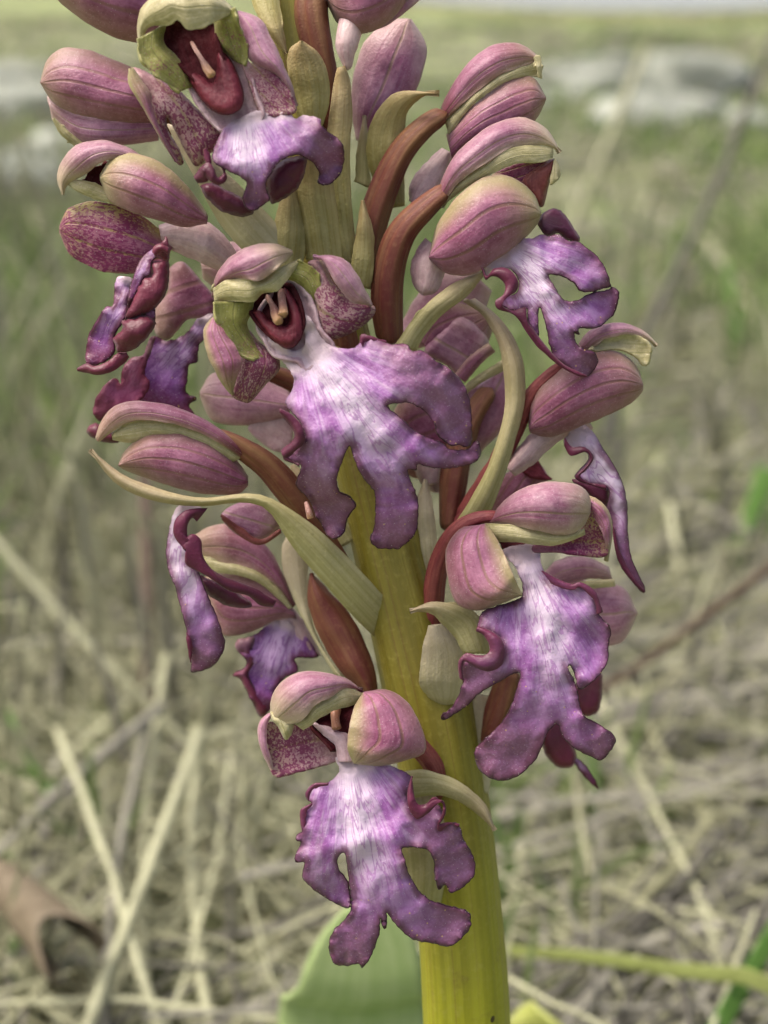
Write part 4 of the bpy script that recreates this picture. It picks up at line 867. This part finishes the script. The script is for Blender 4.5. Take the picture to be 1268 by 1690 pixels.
# ---- pink flower behind it, lower
f7 = flower(560, 1000, -2, 'pink flower with violet lip behind the pale strap bract')
loft(f7, 'dorsal_sepal', ZL('790,560 690,340 590,210 460,142 350,150 255,200'), ZL('770,580 690,470 600,402 500,362 400,342 290,310'), (-2, -1.6, -1.4, -1.6, -2, -3), -1.8, -0.2, mat='dorsal_warm', seed=13)
loft(f7, 'petal', ZL('770,575 690,465 600,398 500,358 400,338 300,310'), ZL('750,590 680,520 600,455 500,415 400,400 320,395'), (-1.8, -1.4, -1.3, -1.4, -1.8, -2.6), -0.5, mat='green_petal')
loft(f7, 'lateral_sepal', ZL('770,580 690,500 600,440 500,405 400,395 310,420'), ZL('790,640 700,640 560,705 430,728 370,680 320,520'), (-2, -1.6, -1.4, -1.6, -2.2, -3), -1.8, mat='sepal', seed=14)
loft(f7, 'spur', ZL('640,600 690,660 780,760 850,840'), ZL('760,560 820,640 880,740 920,830'), (-3.4, -3, -3, -3), -1.2, mat='spur')
loft(f7, 'ovary', ZL('1140,1030 1030,925 930,770 870,630 848,500 862,398'), ZL('1215,1040 1205,920 1150,760 1060,600 970,500 872,398'), (2.6, 2.8, 2.6, 2.2, 1.6, 0.6), -2.0, mat='ovary', seed=1)
lip(f7, [(ZL('580,715 700,645 800,690 905,832 785,842 795,912 705,970 665,1100 605,1155 560,1080 500,960 458,932 520,892 525,850 468,790 490,745 545,735'), ZL('740,670 600,1120'), (-3, -2, -2.6), dict(ruf=0.7, across_k=0.8, jag=1.6), 0),
         (ZL('545,735 575,740 560,800 580,870 540,930 600,1040 650,1110 605,1155 560,1080 500,960 458,932 520,892 525,850 468,790 490,745'), ZL('520,750 600,1140'), (-1.8, -1.8, -2.2), dict(bulge=.5, R=8), 0.7)], mat='lip_deep')

# ---- upper right flowers, seen from the side
ZU = Z(540, 0, 2.113)
f8 = flower(640, 330, 0, 'side-on mauve flower with green ribs, uppermost of two overlapping hoods')
tube(f8, 'ovary', [(738, 186, 2.4), (700, 212, 2.4), (662, 255, 2), (632, 320, 1.6), (612, 390, 1.2), (606, 470, 0.5)], [18, 23, 27, 29, 28, 24], 'ovary', ribs=3, rib=0.1, twist=1.6)
loft(f8, 'spur', ZU('400,515 340,570 290,640 285,700'), ZU('450,540 420,640 380,700 320,725'), (0, 0.6, 1, 1), -1.8, mat='spur')
loft(f8, 'dorsal_sepal', ZU('395,380 440,290 510,200 590,153 680,156 738,196'), ZU('410,425 470,365 540,305 610,260 680,230 740,208'), (2.2, 3.2, 3.8, 4, 3.6, 2.6), -2.0, -0.2, mat='dorsal_warm', seed=15)
loft(f8, 'petal', ZU('410,425 470,363 540,303 610,258 680,228 740,206'), ZU('425,470 500,375 580,312 640,280 690,268 742,268'), (2.2, 3, 3.5, 3.7, 3.4, 2.6), -0.3, mat='green_petal')
loft(f8, 'lateral_sepal', ZU('415,470 510,365 590,305 650,272 720,270 765,340'), ZU('440,570 500,520 570,490 650,470 720,430 764,350'), (2.4, 3.6, 4.2, 4.4, 4, 3), -1.8, mat='sepal', seed=16)
loft(f8, 'petal', N0('885,90 893,95 895,130'), N0('880,96 884,104 888,128'), (3, 3.2, 3), -0.1, mat='green_petal')

f9 = flower(640, 450, 2, 'side-on mauve flower with green-edged sepals and twisted fringed lip')
tube(f9, 'ovary', [(745, 310, 4.6), (705, 342, 4.6), (665, 385, 4.2), (645, 440, 3.6), (640, 500, 3), (645, 570, 2)], [17, 24, 29, 31, 31, 26], 'ovary', ribs=3, rib=0.1, twist=1.6)
loft(f9, 'spur', N0('702,392 686,415 678,440 682,470 695,486'), N0('745,430 735,450 728,470 718,484 700,488'), (4, 4.6, 4.8, 4.6, 4), -1.4, mat='spur')
loft(f9, 'dorsal_sepal', ZU('370,710 425,570 500,488 590,428 680,408 755,440 795,490 812,532'), ZU('395,725 450,645 530,585 620,525 700,503 775,512 800,522 812,534'), (4.6, 6, 6.8, 7, 6.8, 6.2, 5.6, 5), -2.2, -0.2, mat='dorsal', seed=17)
loft(f9, 'petal', ZU('395,725 450,645 530,585 620,525 700,503 790,515'), ZU('420,705 500,645 580,605 660,572 740,568 788,552'), (4.8, 5.8, 6.4, 6.6, 6.2, 5.4), -0.3, mat='green_petal')
sheet(f9, 'lateral_sepal', ZU('560,625 660,568 770,562 700,640 640,650'), ZU('570,625 760,570'), (4, 4.4), 'spotted_dark')
sheet(f9, 'petal', ZU('680,630 760,565 798,562 775,640 752,722 715,690'), ZU('740,570 740,710'), (5, 5), 'redbrown', bulge=.6, R=12)
sheet(f9, 'petal', ZU('778,645 786,590 796,552 815,612'), ZU('796,552 790,640'), (5, 5), 'green_petal')
loft(f9, 'lateral_sepal', N0('708,420 722,370 758,322 800,292 842,291 880,318 894,352'), N0('708,428 740,453 782,452 822,427 862,397 886,372 894,355'), (5.5, 7.2, 8.2, 8.6, 8.4, 7.6, 6.4), -2.6, mat='sepal_tip', seed=18)
Z9 = Z(780, 330, 3.9625)
lip(f9, [(Z9('60,440 190,345 290,285 330,255 400,250 440,225 500,235 560,222 620,262 700,277 770,330 820,370 870,450 900,540 888,588 780,602 720,600 650,530 570,495 500,490 540,570 600,650 680,660 770,612 900,572 955,600 940,690 915,760 810,835 700,840 705,882 680,876 665,862 690,950 800,1000 820,1060 790,1120 740,1155 680,1140 570,1060 520,1000 490,880 470,790 440,700 430,780 435,885 420,890 362,790 352,710 270,722 200,695 180,640 280,612 302,540 262,462 190,440 120,460 90,512'), Z9('200,330 520,640 720,1110'), (5.4, 7, 8, 8.4, 8, 7), dict(across_k=0.45, ruf=0.5, lam=40, bumps=[(985, 420, -1.5, 50), (1000, 500, -2.5, 40)], fan=60, jag=1.3), 0),
         (Z9('440,120 470,80 540,56 600,90 660,180 697,240 690,275 620,262 560,218 490,236 430,170'), Z9('450,150 680,250'), (5, 4), dict(bulge=.5, R=10), 0.82)],
    [(Z9('55,440 85,524 120,502 170,512 214,560 200,620 148,660 168,712 270,752 350,850 450,980 560,1080 680,1147 755,1158'), Z9('75,445 100,500 130,455 190,440 250,460 302,530 285,600 200,650 195,690 262,722 348,698 358,780 432,890 522,1000 600,1075 705,1125'), (7.4, 8.4, 9, 9.2, 9, 8.8, 8.6, 8.4, 8), -0.5, -0.9, 0.8)])

# ---- right flower in profile
f10 = flower(860, 690, 1, 'profile flower with arched hood and lip hanging like a ribbon')
ZM = Z(900, 400, 3.38)
tube(f10, 'ovary', [(945, 595, 4.4), (905, 622, 4.2), (872, 660, 3.4), (845, 720, 2.2), (800, 800, 1), (745, 890, 0)], [12, 15, 18, 20, 22, 20], 'ovary_red', ribs=9, rib=0.04, twist=14, bump=0.12)
loft(f10, 'dorsal_sepal', ZM('150,640 190,560 250,490 340,454 440,449 540,488 602,538 627,576'), ZM('190,640 240,600 310,552 400,522 480,512 560,540 602,568 625,580'), (4, 4.8, 5.4, 5.6, 5.6, 5.2, 4.8, 4.2), -1.6, -0.2, mat='dorsal', seed=19)
sheet(f10, 'petal', ZM('240,602 310,552 400,522 480,512 548,545 585,595 560,692 530,650 480,615 400,590'), ZM('250,605 560,620'), (4.6, 4.6), 'green_petal', bulge=-.5, R=16)
loft(f10, 'lateral_sepal', N0('872,698 878,658 920,614 970,584 1022,580 1052,606 1062,634'), N0('874,714 910,722 950,707 1000,687 1040,667 1060,648 1062,637'), (4, 5.8, 6.6, 6.8, 6.6, 6, 5), -2.4, mat='sepal', seed=20)
loft(f10, 'spur', N0('960,672 925,690 888,705 858,735 834,770'), N0('980,708 940,720 905,742 880,768 850,786'), (2.6, 3, 3.2, 3.2, 3), -1.5, mat='spur')
lip(f10, [(N0('930,730 942,712 962,701 980,714 998,743 1015,770 1028,797 1035,830 1037,880 1042,920 1058,955 1066,974 1060,978 1045,962 1026,937 1016,910 1012,880 1010,860 1001,840 1006,815 1000,803 980,799 957,796 948,785 961,770 971,757 966,746 942,750'), N0('950,715 1010,800 1055,970'), (3, 4.6, 5, 4.8, 4), dict(across_k=3.0, jag=0.9, fan=200), 0),
          (N0('945,790 1000,800 1007,815 1001,836 978,824 958,806'), N0('950,795 1000,830'), (4.6, 4.2), dict(bulge=.7, R=10), 0.95)],
    [(N0('931,735 942,752 967,746 974,757 964,772 950,786 962,797 1000,802'), N0('933,722 944,738 966,738 980,755 968,776 958,785 970,795 1002,808'), (5, 5.6, 5.8, 5.6), -0.3, -0.4, 0.8),
     (N0('1010,870 1016,910 1027,938 1046,963 1062,979'), N0('1014,870 1022,905 1036,935 1052,960 1066,975'), 5.2, -0.3, -0.3, 0.75)])
# ---- flower pieces behind the strap bract
f15 = flower(700, 740, -4, 'pink flower mostly hidden behind the strap bract')
sheet(f15, 'lateral_sepal', N0('700,582 728,545 760,522 792,542 808,568 795,596 762,625 738,604'), N0('720,560 790,600'), (-3, -3), 'sepal_pale', bulge=1, R=16)
loft(f15, 'petal', N0('750,618 775,588 806,566'), N0('768,632 795,600 818,580'), (-2, -1.8, -2), -0.6, mat='sepal')
loft(f15, 'dorsal_sepal', N0('762,640 790,618 832,592'), N0('765,655 795,632 832,612'), (-2.4, -2.2, -2.4), -0.4, mat='green_petal')
sheet(f15, 'lateral_sepal', N0('762,650 800,628 838,606 840,690 800,740 775,760 765,700'), N0('830,620 770,740'), (-3, -3), 'sepal_pale', bulge=1, R=16)
tube(f15, 'ovary', [(812, 640, -2.6), (775, 700, -2), (752, 780, -1), (742, 880, 0)], [18, 26, 28, 20], 'ovary', ribs=3, rib=0.1, twist=2)
tube(f15, 'spur', [(712, 730, -3), (708, 770, -2.6), (712, 800, -2.6)], [24, 24, 16], 'spur')
sheet(f15, 'lip', N0('800,830 830,785 862,770 885,760 905,790 880,810 850,850 810,870'), N0('880,770 820,860'), (-2, -2), 'sepal', bulge=.6, R=16)
sheet(f15, 'petal', N0('862,775 885,758 900,780 912,792 880,790'), N0('870,770 905,790'), (-1.4, -1.4), 'maroon')

# ---- lower right flower, open
f11 = flower(720, 1000, 3, 'open flower with rounded lilac hood and lip of drooping rounded lobes')
tube(f11, 'ovary', [(828, 852, 7), (785, 857, 6.6), (752, 878, 6), (730, 916, 5), (718, 963, 4), (716, 1020, 2.6), (722, 1080, 1)], [12, 14, 18, 21, 22, 20, 16], 'ovary_red', ribs=3, rib=0.06, twist=3)
loft(f11, 'throat', ZR('470,300 500,350 530,400 560,440'), ZR('820,330 740,380 660,400 620,440'), (5, 5.6, 6.4, 7), 0.3, mat='dark')
loft(f11, 'dorsal_sepal', ZR('470,270 500,215 570,150 665,108 780,94 880,118 922,170 924,235'), ZR('455,290 520,292 600,302 690,322 770,338 840,334 890,302 922,242'), (7.4, 9.6, 11.4, 12.2, 12.4, 12, 11, 9.6), -2.6, -1.0, mat='dorsal', seed=21)
loft(f11, 'petal', ZR('448,285 540,292 640,308 750,332 840,330 895,305'), ZR('458,368 560,372 650,380 760,388 845,362 900,338'), (8.4, 10, 10.8, 11, 10.8, 9.8), -0.3, -1.0, mat='green_petal')
loft(f11, 'lateral_sepal', ZR('900,150 970,186 1014,248 1024,330 1004,462'), ZR('915,230 955,285 980,345 990,400 984,456'), (8.4, 9.2, 9.4, 9, 8.2), -1.2, -0.2, mat='sepal_tip', seed=22)
sheet(f11, 'lateral_sepal', ZR('915,225 958,290 985,375 990,432 880,427 760,412 670,412 680,385 800,370 880,330'), ZR('690,400 980,420'), (8.2, 8.4), 'spotted_dark', bulge=-.4, R=20)
loft(f11, 'lateral_sepal', ZR('445,285 480,330 520,400 562,500 614,610'), ZR('430,290 330,310 266,400 270,520 305,640 400,684 510,655 614,613'), (8.6, 10.8, 12, 12.6, 11.6), -0.6, -3.2, mat='sepal_tip', seed=23, pw=2.0)
lip(f11, [(ZR('585,490 525,410 620,380 685,388 700,470 732,540 790,550 830,566 870,555 920,580 955,620 972,690 962,702 1016,770 1006,830 1000,920 960,980 900,1030 870,1040 852,980 832,932 824,950 852,1010 880,1130 900,1170 960,1200 1030,1250 1035,1290 980,1360 930,1350 850,1310 800,1260 770,1200 730,1240 680,1350 600,1430 520,1458 440,1430 400,1370 400,1310 440,1270 510,1200 560,1120 600,990 590,965 520,1000 420,1060 370,1110 310,1150 260,1180 245,1165 300,1110 342,1010 340,935 375,900 440,925 500,915 522,870 505,810 450,775 410,760 430,690 500,660 612,612'), ZR('620,420 740,800 760,1000 650,1400'), (8.6, 10.6, 12, 12.2, 11.6, 10.4), dict(across_k=0.5, bumps=[(985, 1060, -1.5, 40), (750, 1170, -1.0, 40), (800, 1050, 0.8, 40)], ruf=0.6, lam=40, rw=18, fan=50, jag=1.3), 0)],
    [(ZR('408,758 450,772 508,808 530,870 512,930 460,956 400,935 352,905 335,945 343,1010'), ZR('404,772 438,790 462,825 468,868 440,890 400,890 362,880 338,895 326,930 332,985'), (12, 12.8, 13, 13, 12.6, 12.2), -0.9, -0.6, 0.62),
     (ZR('700,505 790,552 840,568 870,556 920,580 958,622 974,690'), ZR('745,560 790,575 845,585 875,572 910,598 940,640 955,700'), 11.2, -0.3, -0.1, 0.6)])
f12 = flower(900, 1090, -6, 'mauve flower hidden behind the drooping lower lip')
loft(f12, 'lateral_sepal', N0('880,985 930,955 985,962 1030,970 1052,1010'), N0('900,1075 960,1070 1005,1066 1032,1055 1052,1014'), (-4, -3, -3, -3.6, -4.6), -1.8, mat='sepal_pale', seed=24)
loft(f12, 'dorsal_sepal', N0('885,960 920,925 965,918 1005,935'), N0('890,985 930,965 975,955 1012,960'), (-3.6, -2.6, -2.4, -2.8), -0.8, mat='sepal_pale')
loft(f12, 'petal', N0('900,985 950,962 1014,955'), N0('910,995 955,975 1016,968'), (-2.4, -2.2, -2.2), -0.3, mat='green_petal')
lip(f12, [(N0('895,1210 922,1185 950,1238 946,1264 922,1266 900,1244'), N0('910,1190 930,1265'), (-2, -2), dict(bulge=.8, R=14), 0.9),
          (N0('945,1135 990,1110 994,1140 985,1176 955,1178'), N0('970,1115 970,1175'), (-3, -3), dict(bulge=.6, R=12), 0.85),
          (N0('940,1245 958,1255 975,1275 989,1302 970,1288 955,1270'), N0('945,1250 988,1300'), (-3, -3), dict(), 0.3),
          (N0('890,1150 950,1130 965,1180 945,1215 905,1215'), N0('920,1140 930,1210'), (-3.4, -3.4), dict(), 0.5)], mat='lip_deep')
tube(f12, 'ovary', [(845, 1105, 0.5), (832, 1150, 0.5), (815, 1200, 0.5), (798, 1260, 0)], [24, 27, 26, 20], 'ovary', ribs=3, rib=0.1, twist=2)

# ---- lowest flower, open
f13 = flower(720, 1290, 3, 'lowest open flower with ragged purple lip hanging over the bare stem')
tube(f13, 'ovary', [(610, 1150, 7.4), (655, 1190, 6.6), (690, 1232, 5.6), (716, 1268, 4.6), (722, 1320, 3.6)], [12, 18, 22, 22, 18], 'ovary_red', ribs=3, rib=0.06, twist=3)
loft(f13, 'throat', ZB('490,170 400,215 330,260 290,300 380,400'), ZB('510,200 480,260 460,320 450,360 460,400'), (7, 7.2, 7.6, 8.4, 9.4), 0.8, mat='dark')
loft(f13, 'throat', ZB('290,290 330,330 385,380 400,450'), ZB('360,300 400,320 450,345 460,450'), (9, 9.6, 10, 10.4), -0.6, mat='throat')
tube(f13, 'column', [(556, 1168, 8.0), (553, 1185, 8.8), (556, 1204, 9.4)], [8, 7, 9], 'column_orange', bump=0.25)
loft(f13, 'dorsal_sepal', ZB('510,155 430,98 300,70 210,84 142,138 118,200 118,262'), ZB('500,150 430,145 370,180 305,212 275,255 225,288 150,295'), (7.6, 10, 11.6, 12.4, 12.4, 11.8, 10.6), -2.4, -0.3, mat='dorsal', seed=25)
sheet(f13, 'dorsal_sepal', ZB('118,240 160,255 215,275 212,320 200,345 178,357 150,305 125,275'), ZB('150,250 190,350'), (11.2, 11.2), 'green_petal', bulge=.6, R=12)
loft(f13, 'petal', ZB('512,165 430,140 370,176 305,210 270,255 215,288'), ZB('510,195 450,218 400,230 340,258 295,292 255,318'), (8, 9.8, 10.8, 11.4, 11.6, 11.2), -0.3, -0.9, mat='green_petal')
loft(f13, 'lateral_sepal', ZB('135,230 82,268 64,320 78,400 128,506'), ZB('130,250 104,300 106,380 124,440 138,504'), (9, 9.8, 10, 9.6, 8.8), -0.9, -0.2, mat='sepal_pale', seed=26)
sheet(f13, 'lateral_sepal', ZB('108,300 150,295 240,290 330,338 400,400 392,442 260,482 138,508 118,430'), ZB('380,410 140,470'), (8, 8.8), 'spotted', bulge=-.4, R=20, seed=4)
loft(f13, 'lateral_sepal', ZB('505,160 468,222 444,320 442,400 466,458'), ZB('515,155 610,148 692,200 742,280 768,402 690,442 580,468 468,459'), (8.6, 11.2, 12.6, 12.8, 11.4), -0.6, -3.2, mat='sepal_tip', seed=27, pw=2.0)
lip(f13, [(ZB('395,430 405,490 360,535 300,540 265,580 270,605 290,622 245,650 245,700 250,740 225,755 225,780 246,786 220,840 226,870 260,872 250,920 270,960 350,1020 447,1060 442,955 405,900 402,850 430,835 442,920 450,1000 450,1080 380,1160 362,1220 380,1290 430,1305 485,1295 505,1312 540,1260 570,1180 578,1105 585,1140 600,1148 608,1115 605,1080 650,1140 720,1195 800,1210 870,1222 940,1165 958,1115 940,1075 850,1050 760,1010 700,920 680,860 670,815 720,808 780,820 800,860 810,940 825,985 850,965 875,998 930,970 972,920 970,850 930,780 905,712 860,708 832,738 828,720 840,660 812,628 770,655 730,682 702,650 692,580 706,510 610,465 520,452 450,440'), ZB('440,440 500,800 570,1060 520,1290'), (9.8, 11.4, 12.6, 12.6, 11.6, 10), dict(across_k=0.45, bumps=[(560, 1470, -1.6, 40), (755, 1440, -1.2, 40), (730, 1530, -1, 50)], ruf=0.75, lam=30, rw=16, fan=60, jag=1.4), 0)],
    [(ZB('708,508 690,580 700,652 732,688 782,662 832,614 847,662 815,722 832,742 870,712 908,714'), ZB('712,520 722,595 740,628 772,628 805,602 846,622 838,680 822,708 850,704 880,704 905,722'), (12, 12.8, 12.8, 12.6, 12.4, 12), -0.5, -0.6, 0.75),
     (ZB('362,536 300,540 265,580 272,606'), ZB('360,548 305,560 285,585 280,615'), 11.8, -0.4, -0.1, 0.6),
     (ZB('292,620 245,650 243,700 250,742'), ZB('295,630 268,660 265,705 262,745'), 11.6, -0.4, -0.1, 0.6)])

# ---- flowers at the back of the top
f14 = flower(540, 160, -3, 'pink flower turned away at the top of the spike')
loft(f14, 'lateral_sepal', N0('588,232 580,180 582,130 602,70 640,34 672,30'), N0('602,234 645,195 678,165 698,120 704,75 680,32'), (-3, -2, -1.5, -1.5, -2, -3), -2.0, mat='sepal_pale', seed=28)
tube(f14, 'ovary', [(520, -40, 1), (515, 20, 1.5), (525, 80, 1.5), (540, 150, 1), (552, 240, 0), (556, 320, 0)], [34, 36, 32, 26, 22, 18], 'ovary', ribs=3, rib=0.1, twist=1)
f16 = flower(560, -20, 3, 'closed magenta bud cut by the top of the spike')
loft(f16, 'lateral_sepal', N0('690,-30 660,18 625,47 590,56 560,42 540,8'), N0('680,-60 650,-70 620,-75 585,-70 560,-55 540,-20'), (2, 4, 5, 5, 4, 2.6), -3, mat='sepal', seed=29)
tube(f16, 'spur', [(592, 0, 1), (580, 40, 2.4), (572, 78, 3.2), (575, 116, 3.2)], [20, 21, 18, 5], 'spur')
sheet(f16, 'petal', N0('596,52 640,40 690,2 705,-20 690,-20 640,20'), N0('600,45 690,-10'), (1.4, 1.4), 'sepal_pale')

# ---- rear flowers and small bracts that fill the spike
f17 = flower(640, 520, -5, 'pink flower at the back, seen past the brown ovaries')
loft(f17, 'lateral_sepal', N0('650,560 680,500 720,455 770,440'), N0('690,575 740,565 790,535 812,480'), (-5, -4.4, -4.4, -5), -1.6, mat='sepal_pale')
loft(f17, 'lateral_sepal', N0('690,560 700,520 740,500 790,505'), N0('720,590 760,590 800,575 815,540'), (-4, -3.6, -3.6, -4), -1.2, mat='sepal')
f18 = flower(470, 480, -5, 'pale pink flower at the back between the two front hoods')
loft(f18, 'lateral_sepal', N0('470,430 420,405 370,400 330,420'), N0('470,480 420,490 370,485 335,460'), (-3, -3, -3.4, -4.4), -1.8, mat='sepal_pale')
loft(f18, 'spur', N0('420,400 440,380 470,380'), N0('430,450 460,440 480,420'), (-1, -1, -1), -1, mat='spur')
f19 = flower(640, 720, -5, 'pink flower at the back beneath the front lip')
loft(f19, 'lateral_sepal', N0('640,700 670,650 720,640 765,660'), N0('650,770 690,790 740,770 770,720'), (-4.6, -4, -4, -4.6), -1.6, mat='sepal')
loft(f19, 'spur', N0('680,760 690,790 712,812'), N0('730,750 740,785 728,815'), (-3.6, -3.4, -3.4), -1, mat='spur')
br(N0('440,440 450,380 462,330 470,290'), N0('500,445 505,390 500,340 480,292'), (5, 5.4, 5.6, 5.6), -1.0, mat='bract_olive')
br(N0('575,470 582,420 590,370 596,330'), N0('612,478 618,430 616,380 602,332'), (4, 4.4, 4.4, 4), -0.8, mat='bract_olive')
br(N0('585,300 590,240 600,190'), N0('612,310 610,250 604,190'), (0, 0, 0), -0.6, mat='bract')
br(N0('560,700 540,640 520,590 505,560'), N0('600,690 590,630 570,580 515,556'), (4, 5, 5, 4), -0.8, mat='bract_olive')
br(N0('690,960 682,900 684,840 700,790'), N0('722,950 722,900 716,840 706,792'), (2, 2, 1.4, 0.6), -0.7, mat='bract_cream')
br(N0('560,905 520,850 490,800 478,770'), N0('590,890 560,840 525,800 485,765'), (1, 0.6, 0, -0.6), -0.6, mat='bract')
